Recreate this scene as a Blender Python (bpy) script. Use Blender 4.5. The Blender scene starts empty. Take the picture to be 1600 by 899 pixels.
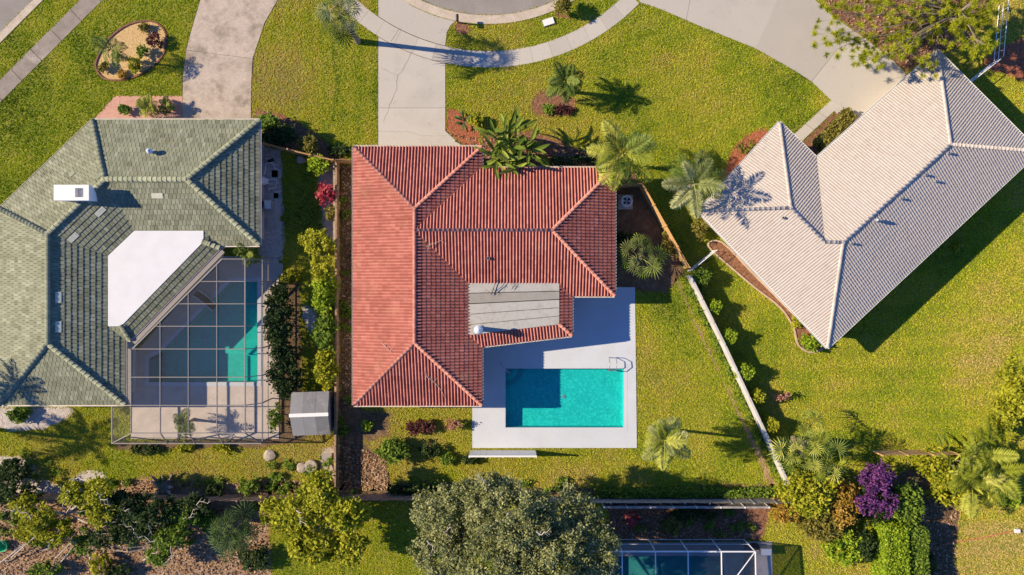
import bpy, bmesh, math, random
import numpy as np
from mathutils import Vector, Matrix
from mathutils.geometry import tessellate_polygon
R = math.radians
sc = bpy.context.scene
COL = sc.collection

# ------------------------------------------------------------------ camera, sky, sun, exposure
H = 57.0            # camera height above the ground, metres
SC = 19.05          # photograph pixels per metre on the ground
cam_d = bpy.data.cameras.new('camera'); cam_d.sensor_width = 36; cam_d.lens = 18 / (800 / SC / H)
cam_d.clip_start = 1; cam_d.clip_end = 3000
cam = bpy.data.objects.new('camera', cam_d); COL.objects.link(cam); cam.location = (0, 0, H); sc.camera = cam

ELEV, AZ = R(29.5), R(6.5)
sun_dir = Vector((math.cos(ELEV) * math.cos(AZ), -math.cos(ELEV) * math.sin(AZ), -math.sin(ELEV)))
world = bpy.data.worlds.new('World'); sc.world = world; world.use_nodes = True
wn = world.node_tree; wn.nodes.clear()
wo = wn.nodes.new('ShaderNodeOutputWorld'); wb = wn.nodes.new('ShaderNodeBackground'); ws = wn.nodes.new('ShaderNodeTexSky')
ws.sky_type = 'NISHITA'; ws.sun_disc = False; ws.sun_elevation = ELEV; ws.sun_rotation = R(270) + AZ
ws.air_density = 0.5; ws.dust_density = 0.0; ws.ozone_density = 10.0
wb.inputs[1].default_value = 0.15
wn.links.new(ws.outputs[0], wb.inputs[0]); wn.links.new(wb.outputs[0], wo.inputs[0])
sun_d = bpy.data.lights.new('sun', 'SUN'); sun_d.energy = 5.0; sun_d.angle = R(0.5); sun_d.color = (1.0, 0.83, 0.58)
sun = bpy.data.objects.new('sun', sun_d); COL.objects.link(sun)
sun.rotation_euler = sun_dir.to_track_quat('-Z', 'Y').to_euler(); sun.location = (-60, 8, 60)
sc.view_settings.view_transform = 'Standard'; sc.view_settings.look = 'None'
sc.view_settings.gamma = 1; sc.view_settings.exposure = 0.70
sc.render.engine = 'CYCLES'; sc.cycles.use_denoising = True
sc.cycles.max_bounces = 6; sc.cycles.transparent_max_bounces = 24; sc.cycles.diffuse_bounces = 3

# ------------------------------------------------------------------ helpers
def W(px, py, z=0.0):
    k = (H - z) / H / SC
    return Vector(((px - 800) * k, (449.5 - py) * k, z))
def WP(pts, z=0.0): return [W(x, y, z) for x, y in pts]
rnd = random.Random(7); NR = np.random.default_rng(11)

def tag(o, label=None, cat=None, group=None, kind=None):
    if label: o['label'] = label
    if cat: o['category'] = cat
    if group: o['group'] = group
    if kind: o['kind'] = kind
    return o
def link(name, data, parent=None):
    o = bpy.data.objects.new(name, data); COL.objects.link(o)
    if parent: o.parent = parent
    return o
def thing(name, label, cat, loc=(0, 0, 0), group=None, rz=0):
    o = link(name, None); o.location = loc; o.rotation_euler = (0, 0, rz); o.empty_display_size = .3
    return tag(o, label, cat, group)
def meshd(name, v, f, m=None, smooth=False, tint=None):
    me = bpy.data.meshes.new(name)
    if isinstance(v, np.ndarray) and isinstance(f, np.ndarray):
        nf, k = f.shape
        me.vertices.add(len(v)); me.vertices.foreach_set('co', v.astype(np.float32).ravel())
        me.loops.add(nf * k); me.loops.foreach_set('vertex_index', f.astype(np.int32).ravel())
        me.polygons.add(nf); me.polygons.foreach_set('loop_start', np.arange(0, nf * k, k, dtype=np.int32))
        me.polygons.foreach_set('loop_total', np.full(nf, k, dtype=np.int32))
        me.update(calc_edges=True)
    else:
        me.from_pydata([tuple(x) for x in v], [], f); me.update()
    if tint is not None:
        a = me.attributes.new('tint', 'FLOAT', 'FACE'); a.data.foreach_set('value', np.asarray(tint, dtype=np.float32))
    if m: me.materials.append(m)
    me.polygons.foreach_set('use_smooth', np.full(len(me.polygons), smooth, dtype=bool))
    return me
class MB:
    def __init__(s): s.v = []; s.f = []
    def add(s, v, f):
        o = len(s.v); s.v += [Vector(x) for x in v]; s.f += [tuple(i + o for i in q) for q in f]; return s
    def box(s, c, d, rz=0, rot=None):
        c = Vector(c); hx, hy, hz = d[0] / 2, d[1] / 2, d[2] / 2
        Mx = rot if rot is not None else Matrix.Rotation(rz, 3, 'Z')
        P = [c + Mx @ Vector((x * hx, y * hy, z * hz)) for z in (-1, 1) for x, y in ((-1, -1), (1, -1), (1, 1), (-1, 1))]
        return s.add(P, [(3, 2, 1, 0), (4, 5, 6, 7), (0, 1, 5, 4), (1, 2, 6, 5), (2, 3, 7, 6), (3, 0, 4, 7)])
    def prism(s, pts, z0, z1, top=True, bottom=True):
        n = len(pts); a = [(p[0], p[1], z0) for p in pts]; b = [(p[0], p[1], z1) for p in pts]
        f = [(i, (i + 1) % n, n + (i + 1) % n, n + i) for i in range(n)]
        if top: f.append(tuple(range(n, 2 * n)))
        if bottom: f.append(tuple(reversed(range(n))))
        return s.add(a + b, f)
    def tube(s, pts, rad, n=6, cap=True):
        pts = [Vector(p) for p in pts]; m = len(pts)
        if not isinstance(rad, (list, tuple)): rad = [rad] * m
        V = []; F = []
        for i, p in enumerate(pts):
            t = (pts[min(i + 1, m - 1)] - pts[max(i - 1, 0)])
            t = t.normalized() if t.length > 1e-6 else Vector((0, 0, 1))
            x = t.cross(Vector((0, 0, 1)) if abs(t.z) < .9 else Vector((1, 0, 0))).normalized(); y = t.cross(x)
            V += [p + (x * math.cos(a) + y * math.sin(a)) * rad[i] for a in (2 * math.pi * k / n for k in range(n))]
        for i in range(m - 1):
            F += [(i * n + k, i * n + (k + 1) % n, (i + 1) * n + (k + 1) % n, (i + 1) * n + k) for k in range(n)]
        if cap: F += [tuple(reversed(range(n))), tuple(range((m - 1) * n, m * n))]
        return s.add(V, F)
    def lathe(s, c, prof, n=16):
        c = Vector(c); V = []; F = []
        for r, z in prof: V += [c + Vector((r * math.cos(2 * math.pi * k / n), r * math.sin(2 * math.pi * k / n), z)) for k in range(n)]
        for i in range(len(prof) - 1):
            F += [(i * n + k, i * n + (k + 1) % n, (i + 1) * n + (k + 1) % n, (i + 1) * n + k) for k in range(n)]
        return s.add(V, F)
    def build(s, name, m, parent=None, smooth=False): return link(name, meshd(name, s.v, s.f, m, smooth), parent)
def area2(p): return sum(p[i][0] * p[(i + 1) % len(p)][1] - p[(i + 1) % len(p)][0] * p[i][1] for i in range(len(p)))
def ccw(p): return list(p) if area2(p) > 0 else list(reversed(p))
def sheet_mesh(name, outer, m, z, holes=()):
    loops = [[Vector((p[0], p[1], 0)) for p in outer]] + [[Vector((p[0], p[1], 0)) for p in h] for h in holes]
    v = [p for l in loops for p in l]; tris = tessellate_polygon(loops); F = []
    for a, b, c in tris:
        F.append((a, b, c) if (v[b] - v[a]).cross(v[c] - v[a]).z > 0 else (a, c, b))
    return meshd(name, [(p.x, p.y, z) for p in v], F, m)
def sheet(name, outer, m, z, holes=(), parent=None, kind='structure'):
    o = link(name, sheet_mesh(name, outer, m, z, holes), parent)
    if not parent: tag(o, kind=kind)
    return o
def slab(name, poly, m, z0, z1, parent=None, kind=None, label=None):
    mb = MB(); mb.prism(ccw(poly), z0, z1, bottom=False); o = mb.build(name, m, parent); return tag(o, label, kind=kind)
def offset_poly(poly, d):   # inward for ccw
    p = [Vector((q[0], q[1])) for q in ccw(poly)]; n = len(p); out = []
    for i in range(n):
        a = (p[i] - p[i - 1]).normalized(); b = (p[(i + 1) % n] - p[i]).normalized()
        na = Vector((-a.y, a.x)); nb = Vector((-b.y, b.x)); k = 1 + na.dot(nb)
        out.append(p[i] + (na + nb) / max(k, .25) * d)
    return out
def smooth_closed(pts, k=4):
    out = []; n = len(pts)
    for i in range(n):
        p0, p1, p2, p3 = [Vector(pts[(i + j - 1) % n]) for j in range(4)]
        for s in range(k):
            t = s / k
            out.append(.5 * ((2 * p1) + (p2 - p0) * t + (2 * p0 - 5 * p1 + 4 * p2 - p3) * t * t + (3 * p1 - p0 - 3 * p2 + p3) * t ** 3))
    return out
def clip_half(poly, a, n):  # keep side where (p-a).n >= 0
    out = []
    for i in range(len(poly)):
        p, q = poly[i], poly[(i + 1) % len(poly)]; dp, dq = (p - a).dot(n), (q - a).dot(n)
        if dp >= 0: out.append(p)
        if dp * dq < 0: out.append(p + (q - p) * (dp / (dp - dq)))
    return out

# ------------------------------------------------------------------ materials
def mat(name, stops, src='noise', scale=3.0, detail=5.0, rough=.8, spec=.3, bump=None, trans=0.0, metal=0.0, stain=None, fine=None, emit=0):
    m = bpy.data.materials.new(name); m.use_nodes = True; nt = m.node_tree; nt.nodes.clear(); N = nt.nodes.new; L = nt.links.new
    out = N('ShaderNodeOutputMaterial'); geo = N('ShaderNodeNewGeometry')
    def noise(s, d=4.0, r=.6):
        q = N('ShaderNodeTexNoise'); q.inputs['Scale'].default_value = s; q.inputs['Detail'].default_value = d; q.inputs['Roughness'].default_value = r
        L(geo.outputs['Position'], q.inputs['Vector']); return q.outputs['Fac']
    def math2(op, a, b):
        q = N('ShaderNodeMath'); q.operation = op
        for i, x in enumerate((a, b)):
            if isinstance(x, (int, float)): q.inputs[i].default_value = x
            else: L(x, q.inputs[i])
        return q.outputs[0]
    def attr():
        q = N('ShaderNodeAttribute'); q.attribute_name = 'tint'; return q.outputs['Fac']
    if src == 'noise': fac = noise(scale, detail)
    elif src == 'tint': fac = attr()
    elif src == 'both': fac = math2('ADD', math2('MULTIPLY', attr(), .6), math2('MULTIPLY', noise(scale, detail), .4))
    elif src == 'rand':
        q = N('ShaderNodeObjectInfo'); fac = math2('ADD', math2('MULTIPLY', q.outputs['Random'], .75), math2('MULTIPLY', noise(scale, detail), .28))
    ramp = N('ShaderNodeValToRGB'); L(fac, ramp.inputs[0]); e = ramp.color_ramp.elements
    while len(e) < len(stops): e.new(.5)
    for i, (p, c) in enumerate(stops): e[i].position = p; e[i].color = (*c, 1)
    colr = ramp.outputs[0]
    def mixc(a, fac, c, mode='MIX'):
        q = N('ShaderNodeMix'); q.data_type = 'RGBA'; q.blend_type = mode
        L(fac, q.inputs[0]); L(a, q.inputs[6]); q.inputs[7].default_value = (*c, 1); return q.outputs[2]
    for st in ([stain] if isinstance(stain, tuple) else (stain or [])):
        c, s, lo, hi, amt = st; q = N('ShaderNodeMapRange'); q.inputs[1].default_value = lo; q.inputs[2].default_value = hi; q.inputs[4].default_value = amt
        L(noise(s, 6.0, .65), q.inputs[0]); colr = mixc(colr, q.outputs[0], c)
    if fine:   # speckle: (scale, amount, colour)
        s, amt, c = fine; q = N('ShaderNodeMapRange'); q.inputs[1].default_value = .45; q.inputs[2].default_value = .7; q.inputs[4].default_value = amt
        L(noise(s, 2.0, .7), q.inputs[0]); colr = mixc(colr, q.outputs[0], c)
    b = N('ShaderNodeBsdfPrincipled'); L(colr, b.inputs['Base Color']); b.inputs['Roughness'].default_value = rough
    b.inputs['Specular IOR Level'].default_value = spec; b.inputs['Metallic'].default_value = metal
    if bump:
        s, st, dist = bump; q = N('ShaderNodeBump'); q.inputs['Strength'].default_value = st; q.inputs['Distance'].default_value = dist
        L(noise(s, 5.0, .65), q.inputs['Height']); L(q.outputs[0], b.inputs['Normal'])
    sh = b.outputs[0]
    if trans:
        t = N('ShaderNodeBsdfTranslucent'); L(colr, t.inputs[0]); x = N('ShaderNodeMixShader'); x.inputs[0].default_value = trans
        L(sh, x.inputs[1]); L(t.outputs[0], x.inputs[2]); sh = x.outputs[0]
    L(sh, out.inputs[0]); return m
def flat(name, c, rough=.6, var=.12, scale=4, **k):
    return mat(name, [(.3, tuple(x * (1 - var) for x in c)), (.7, tuple(min(1, x * (1 + var)) for x in c))], scale=scale, rough=rough, **k)
def screen_mat(name, c, opac):
    m = bpy.data.materials.new(name); m.use_nodes = True; nt = m.node_tree; nt.nodes.clear(); N = nt.nodes.new; L = nt.links.new
    out = N('ShaderNodeOutputMaterial'); t = N('ShaderNodeBsdfTransparent'); d = N('ShaderNodeBsdfDiffuse'); d.inputs[0].default_value = (*c, 1)
    x = N('ShaderNodeMixShader'); x.inputs[0].default_value = opac; L(t.outputs[0], x.inputs[1]); L(d.outputs[0], x.inputs[2]); L(x.outputs[0], out.inputs[0]); return m
def water_mat(name, c):
    m = bpy.data.materials.new(name); m.use_nodes = True; nt = m.node_tree; nt.nodes.clear(); N = nt.nodes.new; L = nt.links.new
    out = N('ShaderNodeOutputMaterial'); t = N('ShaderNodeBsdfTransparent'); t.inputs[0].default_value = (*c, 1)
    g = N('ShaderNodeBsdfGlossy'); g.inputs['Roughness'].default_value = .06; f = N('ShaderNodeLayerWeight'); f.inputs[0].default_value = .5
    geo = N('ShaderNodeNewGeometry'); q = N('ShaderNodeTexNoise'); q.inputs['Scale'].default_value = 5; q.inputs['Detail'].default_value = 4
    L(geo.outputs['Position'], q.inputs['Vector']); b = N('ShaderNodeBump'); b.inputs['Strength'].default_value = .5; b.inputs['Distance'].default_value = .06
    L(q.outputs[0], b.inputs['Height']); L(b.outputs[0], g.inputs['Normal']); L(b.outputs[0], f.inputs['Normal'])
    pw_ = N('ShaderNodeMath'); pw_.operation = 'POWER'; L(f.outputs['Facing'], pw_.inputs[0]); pw_.inputs[1].default_value = 4.0
    ma = N('ShaderNodeMath'); ma.operation = 'MULTIPLY_ADD'; L(pw_.outputs[0], ma.inputs[0]); ma.inputs[1].default_value = .8; ma.inputs[2].default_value = .025
    x = N('ShaderNodeMixShader'); L(ma.outputs[0], x.inputs[0]); L(t.outputs[0], x.inputs[1]); L(g.outputs[0], x.inputs[2]); L(x.outputs[0], out.inputs[0]); return m

GRASS = [(.0, (.08, .15, .010)), (.25, (.32, .46, .022)), (.5, (.60, .64, .038)), (.75, (.72, .63, .09)), (1, (.74, .57, .25))]
MT = {}
MT['ground'] = mat('ground_turf', [(.25, (.13, .19, .016)), (.5, (.26, .27, .028)), (.75, (.35, .29, .065))], scale=.35, detail=8, rough=.95, fine=(7, .6, (.10, .11, .02)), bump=(14, .9, .06))
MT['grass'] = mat('grass_blades', GRASS, src='tint', rough=.7, spec=.15, trans=.35)
MT['conc'] = mat('pale_concrete', [(.15, (.43, .395, .35)), (.85, (.54, .50, .445))], src='rand', scale=.5, detail=8, rough=.9, stain=[((.36, .33, .29), .23, .50, .74, .5), ((.30, .26, .22), 1.3, .6, .74, .4)], fine=(7, .18, (.38, .35, .31)), bump=(30, .15, .01))
MT['concold'] = mat('stained_concrete', [(.3, (.36, .30, .24)), (.5, (.50, .42, .35)), (.75, (.56, .47, .40))], scale=.9, detail=9, rough=.95, stain=[((.20, .16, .12), .55, .5, .66, .75), ((.62, .50, .42), 1.8, .56, .7, .5)], fine=(6, .35, (.24, .20, .16)), bump=(20, .2, .01))
MT['walk'] = mat('grey_sidewalk', [(.3, (.22, .19, .16)), (.7, (.36, .31, .27))], scale=.8, detail=9, rough=.95, stain=((.56, .5, .44), .5, .58, .72, .6), fine=(6, .3, (.16, .14, .12)))
MT['asphalt'] = mat('grey_asphalt', [(.3, (.26, .235, .215)), (.7, (.33, .30, .275))], scale=.6, detail=8, rough=.95, fine=(12, .5, (.16, .145, .13)), bump=(40, .3, .01))
MT['gutter'] = mat('gutter_concrete', [(.3, (.46, .38, .30)), (.7, (.60, .52, .42))], scale=1.2, detail=8, rough=.9, fine=(5, .3, (.28, .22, .17)))
MT['joint'] = flat('joint_dirt', (.10, .08, .055), .95)
MT['crack'] = flat('crack_dirt', (.30, .26, .22), .95)
MT['deck'] = mat('white_pool_deck', [(.3, (.53, .56, .615)), (.7, (.585, .62, .675))], scale=.4, detail=8, rough=.85, stain=((.45, .45, .45), .35, .52, .75, .4), fine=(5, .15, (.46, .45, .44)))
MT['ldeck'] = mat('pink_pool_deck', [(.3, (.50, .43, .38)), (.7, (.66, .57, .51))], scale=.8, detail=8, rough=.9, fine=(5, .3, (.42, .36, .31)))
MT['soil'] = mat('brown_soil', [(.25, (.10, .065, .035)), (.5, (.19, .125, .07)), (.75, (.28, .20, .125))], scale=1.6, detail=9, rough=1, fine=(6, .6, (.07, .045, .025)), bump=(10, 1, .08))
MT['litter'] = mat('leaf_litter_soil', [(.25, (.24, .15, .085)), (.5, (.38, .245, .15)), (.75, (.50, .35, .235))], scale=1.1, detail=10, rough=1, fine=(5, .6, (.15, .09, .05)), bump=(7, 1, .1))
MT['mulch'] = mat('red_mulch', [(.25, (.22, .07, .035)), (.5, (.40, .13, .065)), (.75, (.52, .22, .12))], scale=5, detail=8, rough=1, fine=(6, .6, (.10, .04, .025)), bump=(8, 1, .08))
MT['mulch2'] = mat('brown_mulch', [(.25, (.14, .06, .035)), (.5, (.27, .13, .075)), (.75, (.40, .22, .14))], scale=4, detail=8, rough=1, fine=(5, .6, (.07, .035, .02)), bump=(8, 1, .08))
MT['sand'] = mat('tan_gravel', [(.25, (.42, .27, .11)), (.5, (.62, .43, .20)), (.75, (.74, .55, .30))], scale=6, detail=8, rough=1, fine=(7, .5, (.35, .20, .08)), bump=(12, 1, .05))
MT['gravel'] = mat('pale_gravel', [(.25, (.38, .33, .30)), (.5, (.54, .48, .44)), (.75, (.66, .60, .55))], scale=3, detail=8, rough=1, fine=(5, .5, (.25, .2, .17)), bump=(9, 1, .06))
MT['pink'] = mat('pink_paving', [(.3, (.50, .27, .20)), (.7, (.62, .37, .29))], scale=2, detail=8, rough=.9, fine=(5, .35, (.42, .2, .15)))
MT['brick'] = mat('dark_edging', [(.3, (.14, .06, .045)), (.7, (.28, .13, .09))], scale=4, rough=.9)
MT['paleedge'] = mat('pale_edging', [(.3, (.42, .30, .22)), (.7, (.58, .44, .33))], scale=4, rough=.9)
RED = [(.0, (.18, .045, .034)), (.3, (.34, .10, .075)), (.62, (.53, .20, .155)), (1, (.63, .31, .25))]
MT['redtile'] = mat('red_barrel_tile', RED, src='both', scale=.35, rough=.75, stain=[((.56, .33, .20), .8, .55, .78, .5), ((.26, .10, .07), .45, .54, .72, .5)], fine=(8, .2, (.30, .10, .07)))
MT['redcap'] = mat('red_ridge_tile', [(.2, (.46, .18, .135)), (.8, (.55, .25, .19))], src='rand', scale=2, rough=.75)
MT['greentile'] = mat('green_flat_tile', [(.0, (.11, .125, .08)), (.35, (.215, .23, .155)), (.7, (.30, .315, .22)), (1, (.39, .40, .30))], src='both', scale=.5, rough=.8, stain=[((.13, .12, .07), .7, .50, .72, .65), ((.12, .11, .06), 2.2, .55, .72, .55)], fine=(4, .45, (.16, .155, .09)))
MT['greencap'] = mat('green_ridge_tile', [(.2, (.19, .21, .15)), (.8, (.27, .29, .21))], src='rand', scale=2, rough=.8)
MT['underlay'] = flat('dark_underlay', (.07, .07, .045), .95)
MT['palepatch'] = flat('pale_new_tile', (.58, .58, .46))
MT['whitetile'] = mat('cream_barrel_tile', [(.0, (.36, .31, .265)), (.4, (.46, .41, .365)), (.8, (.52, .47, .425)), (1, (.59, .54, .495))], src='both', scale=.4, rough=.75, stain=((.46, .32, .26), 1.1, .58, .8, .4), fine=(8, .2, (.40, .34, .31)))
MT['whitecap'] = mat('cream_ridge_tile', [(.2, (.47, .41, .36)), (.8, (.56, .50, .45))], src='rand', scale=2, rough=.75)
MT['felt'] = mat('grey_roll_roofing', [(.3, (.30, .285, .26)), (.5, (.38, .365, .335)), (.7, (.44, .43, .405))], src='rand', scale=1.5, detail=9, rough=.95, stain=((.24, .22, .18), .9, .54, .72, .5), fine=(4, .35, (.28, .26, .22)))
MT['seam'] = mat('tar_seam', [(.35, (.13, .115, .09)), (.65, (.32, .295, .25))], scale=1.6, rough=.9)
MT['whiteroof'] = mat('white_membrane', [(.3, (.64, .65, .68)), (.7, (.70, .71, .74))], scale=1, stain=((.56, .55, .54), .5, .56, .76, .5), rough=.7)
MT['stucco'] = flat('cream_stucco', (.62, .56, .47), .9)
MT['stuccog'] = flat('grey_stucco', (.5, .49, .45), .9)
MT['white'] = flat('white_paint', (.78, .77, .74), .5, .04)
MT['trim'] = flat('pale_trim', (.66, .60, .53), .6, .06)
MT['glass'] = flat('dark_glass', (.04, .05, .06), .08, .1, spec=.6)
MT['metal'] = flat('grey_metal', (.42, .43, .45), .4, .08, metal=.5)
MT['bluemetal'] = flat('galvanised_flue', (.62, .68, .74), .35, .08, metal=.2)
MT['dark'] = flat('dark_plastic', (.03, .03, .035), .5)
MT['bark'] = mat('grey_bark', [(.3, (.16, .12, .085)), (.7, (.33, .27, .21))], scale=6, detail=8, rough=.95, bump=(12, 1, .04))
MT['palebark'] = mat('pale_bark', [(.3, (.36, .31, .26)), (.7, (.58, .52, .45))], scale=5, detail=8, rough=.95)
MT['palmtrunk'] = mat('palm_trunk', [(.3, (.20, .16, .115)), (.7, (.36, .30, .235))], scale=7, rough=.95, bump=(12, 1, .03))
MT['tanwood'] = mat('tan_fence_wood', [(.3, (.46, .27, .11)), (.7, (.60, .38, .18))], scale=2.5, detail=8, rough=.85, fine=(4, .3, (.34, .19, .08)))
MT['brownwood'] = mat('brown_fence_wood', [(.3, (.26, .16, .105)), (.7, (.44, .29, .20))], scale=2.5, detail=8, rough=.9, fine=(4, .3, (.10, .06, .04)))
MT['greywood'] = mat('grey_fence_wood', [(.3, (.22, .20, .185)), (.7, (.40, .37, .34))], scale=2.5, detail=8, rough=.9, fine=(4, .3, (.15, .13, .12)))
MT['vinyl'] = mat('white_fence_paint', [(.3, (.46, .44, .43)), (.7, (.60, .58, .57))], scale=1.2, detail=8, rough=.7, stain=((.30, .27, .24), .9, .54, .72, .55))
MT['alum'] = flat('bronze_aluminium', (.27, .245, .225), .5, .05)
MT['whitealum'] = flat('white_aluminium', (.82, .82, .84), .5, .04)
MT['screen'] = screen_mat('insect_screen', (.18, .17, .15), .13)
MT['screen2'] = screen_mat('dark_insect_screen', (.02, .03, .05), .52)
MT['plaster'] = mat('aqua_pool_plaster', [(.3, (.008, .40, .42)), (.7, (.012, .48, .50))], scale=1.2, detail=6, rough=.9, fine=(5, .75, (.05, .66, .62)))  # pale speckle: pebble finish, and the water's sparkle put into the colour
MT['plaster2'] = mat('teal_pool_plaster', [(.3, (.010, .40, .36)), (.7, (.016, .50, .46))], scale=1.2, detail=6, rough=.9, fine=(7, .3, (.2, .6, .5)))
MT['plaster3'] = mat('blue_pool_plaster', [(.3, (.06, .30, .34)), (.7, (.12, .42, .44))], scale=1.2, rough=.9)
MT['wtile'] = flat('waterline_tile', (.05, .24, .34), .3)
MT['poolstep'] = flat('pool_step_tile', (.05, .30, .33), .7)
MT['water'] = water_mat('pool_water', (.72, 1.0, .98))
MT['water2'] = water_mat('shaded_pool_water', (.72, 1.0, .97))
MT['shed'] = mat('grey_shed_metal', [(.2, (.15, .15, .155)), (.8, (.30, .30, .31))], src='rand', scale=1.5, detail=8, rough=.7, stain=[((.36, .34, .32), 1.6, .54, .72, .5), ((.10, .09, .08), 2.3, .58, .74, .5)])
MT['stone'] = mat('pale_stone', [(.3, (.30, .25, .20)), (.7, (.46, .40, .34))], scale=3, rough=.95, bump=(8, .8, .03))
MT['grn_plastic'] = flat('green_plastic', (.02, .42, .20), .5)
MT['hose'] = flat('red_hose', (.55, .16, .11), .6)
def leafm(name, a, b, c, trans=.3, src='tint'): return mat(name, [(.0, a), (.5, b), (1, c)], src=src, scale=1.2, rough=.65, spec=.12, trans=trans)
MT['oak'] = leafm('oak_leaves', (.09, .11, .035), (.27, .29, .11), (.52, .51, .24))
MT['ylw'] = leafm('yellow_green_leaves', (.16, .19, .012), (.36, .37, .024), (.54, .50, .05))
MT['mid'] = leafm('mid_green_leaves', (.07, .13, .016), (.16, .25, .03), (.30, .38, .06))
MT['bright'] = leafm('bright_green_leaves', (.12, .21, .014), (.27, .38, .022), (.46, .54, .05))
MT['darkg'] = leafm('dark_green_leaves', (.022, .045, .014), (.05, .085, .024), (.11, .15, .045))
MT['olive'] = leafm('olive_leaves', (.10, .10, .02), (.22, .20, .04), (.36, .30, .07))
MT['orange'] = leafm('orange_croton_leaves', (.20, .13, .02), (.42, .26, .04), (.60, .38, .09))
MT['purple'] = leafm('purple_bougainvillea', (.05, .018, .07), (.15, .045, .19), (.40, .13, .36))
MT['redlf'] = leafm('red_leaves', (.20, .02, .03), (.48, .06, .09), (.68, .20, .20))
MT['pinklf'] = leafm('pink_dry_leaves', (.36, .16, .11), (.52, .26, .18), (.64, .38, .28))
MT['maroon'] = leafm('maroon_leaves', (.06, .025, .022), (.14, .05, .045), (.24, .10, .08))
MT['pine'] = leafm('pine_needles', (.20, .25, .014), (.42, .45, .026), (.62, .60, .05), .4)
MT['fr_green'] = leafm('palm_frond_green', (.035, .07, .014), (.13, .19, .03), (.34, .38, .09), .22, 'rand')
MT['fr_yel'] = leafm('palm_frond_yellow', (.12, .17, .014), (.32, .36, .04), (.62, .60, .15), .22, 'rand')
MT['fr_pale'] = leafm('palm_frond_pale', (.08, .11, .03), (.27, .30, .10), (.62, .60, .30), .22, 'rand')
MT['fr_dark'] = leafm('palm_frond_dark', (.04, .08, .022), (.09, .15, .04), (.18, .23, .09), .3, 'rand')
MT['banana'] = leafm('broad_leaf_green', (.035, .065, .01), (.12, .18, .02), (.36, .40, .07), .25, 'rand')
MT['ban2'] = leafm('banana_leaf_yellow', (.07, .10, .010), (.27, .31, .025), (.58, .54, .08), .25, 'rand')
MT['dryfr'] = flat('dry_frond', (.42, .32, .19), .8)

# ------------------------------------------------------------------ ground polygons (photograph pixels on the ground)
def arc(cx, cy, r, a0, a1, n): return [(cx + r * math.cos(R(a0 + (a1 - a0) * i / n)), cy + r * math.sin(R(a0 + (a1 - a0) * i / n))) for i in range(n + 1)]
CX, CY = 763, -222
POOL = [(790, 576), (974, 576), (974, 668), (790, 668)]
LPOOL = [(233, 561), (250, 552), (362, 440), (402, 440), (402, 597), (233, 597)]
BPOOL = [(958, 869), (1128, 869), (1140, 960), (958, 960)]
holes = [WP(p) for p in (POOL, LPOOL, BPOOL)]
ground = sheet('ground', [(-900, -900), (900, -900), (900, 900), (-900, 900)], MT['ground'], 0.0, holes)

no_grass = []          # polygons (world) where no lawn grows
def paved(pts): no_grass.append([(p[0], p[1]) for p in offset_poly(pts, .035)]); return pts

# street, gutter and sidewalks
culdesac = paved(WP(arc(CX, CY, 246, 0, 360, 72)[:-1]))
road = sheet('road', culdesac, MT['asphalt'], .008)
gut = WP(arc(CX, CY, 246.5, 20, 160, 60)) + list(reversed(WP(arc(CX, CY, 260, 20, 160, 60))))
paved(gut); slab('gutter', gut, MT['gutter'], -.1, .05, kind='structure')
road2 = paved(WP([(-400, 451), (451, -400), (300, -550), (-550, 300)])); sheet('road', road2, MT['asphalt'], .008)
g2 = paved(WP([(-400, 468), (468, -400), (452, -400), (-400, 452)])); slab('gutter', g2, MT['gutter'], -.1, .05, kind='structure')
sw = sheet('sidewalk', paved(WP(arc(CX, CY, 302, 44, 138, 50)) + list(reversed(WP(arc(CX, CY, 328, 44, 138, 50))))), MT['crack'], .012)
a = 44.0
while a < 137:
    if not (95 < a < 0): pass
    b = a + 5.6
    p = WP(arc(CX, CY, 302.4, a + .025, b - .025, 4)) + list(reversed(WP(arc(CX, CY, 327.6, a + .025, b - .025, 4))))
    slab('slab', p, MT['conc'], 0, .03 + rnd.uniform(-.004, .004), sw); a = b
sw2 = sheet('sidewalk', paved(WP([(-200, 325), (325, -200), (361, -200), (-200, 361)])), MT['joint'], .012)
t = -200
while t < 330:
    p = WP([(t + .3, 125 - t - .3), (t + 30.7, 125 - t - 30.7), (t + 30.7 + 17.5, 161 - t - 31 - 17.3), (t + .3 + 17.5, 161 - t - .3 - 17.8)])
    slab('slab', p, MT['walk'], 0, .03 + rnd.uniform(-.006, .006), sw2); t += 31

# driveways: slabs on a bed
def driveway(label, outline, slabs, m):
    d = sheet('driveway', paved(WP(outline)), MT['joint'], .010)
    for p in slabs: slab('slab', [Vector((q.x, q.y)) for q in offset_poly(WP(p), .012)], m, 0, .035 + rnd.uniform(-.004, .004), d)
    return d
def crack(pts, parent, w=.013):
    mb = MB(); P = WP(pts)
    q = [P[0]]
    for a_, b_ in zip(P, P[1:]):
        n = max(2, int((b_ - a_).length / .25))
        for i in range(1, n + 1): q.append(a_.lerp(b_, i / n) + Vector((rnd.uniform(-.05, .05), rnd.uniform(-.05, .05), 0)))
    for a_, b_ in zip(q, q[1:]):
        d = (b_ - a_); n_ = Vector((-d.y, d.x, 0)).normalized() * w * rnd.uniform(.5, 1)
        mb.add([a_ - n_ + Vector((0, 0, .043)), b_ - n_ + Vector((0, 0, .043)), b_ + n_ + Vector((0, 0, .043)), a_ + n_ + Vector((0, 0, .043))], [(0, 1, 2, 3)])
    mb.build('crack', MT['crack'], parent)
def on_arc(r, x): return CY + math.sqrt(r * r - (x - CX) ** 2)
gl = [(x, on_arc(260.5, x)) for x in (640, 655, 670, 685, 700, 712)]
apron = [(591, -12), (627, -12)] + gl + [(704, 40), (698, 52)] + [(x, on_arc(301.5, x)) for x in (696, 680, 660, 640, 620, 605, 591)]
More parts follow.
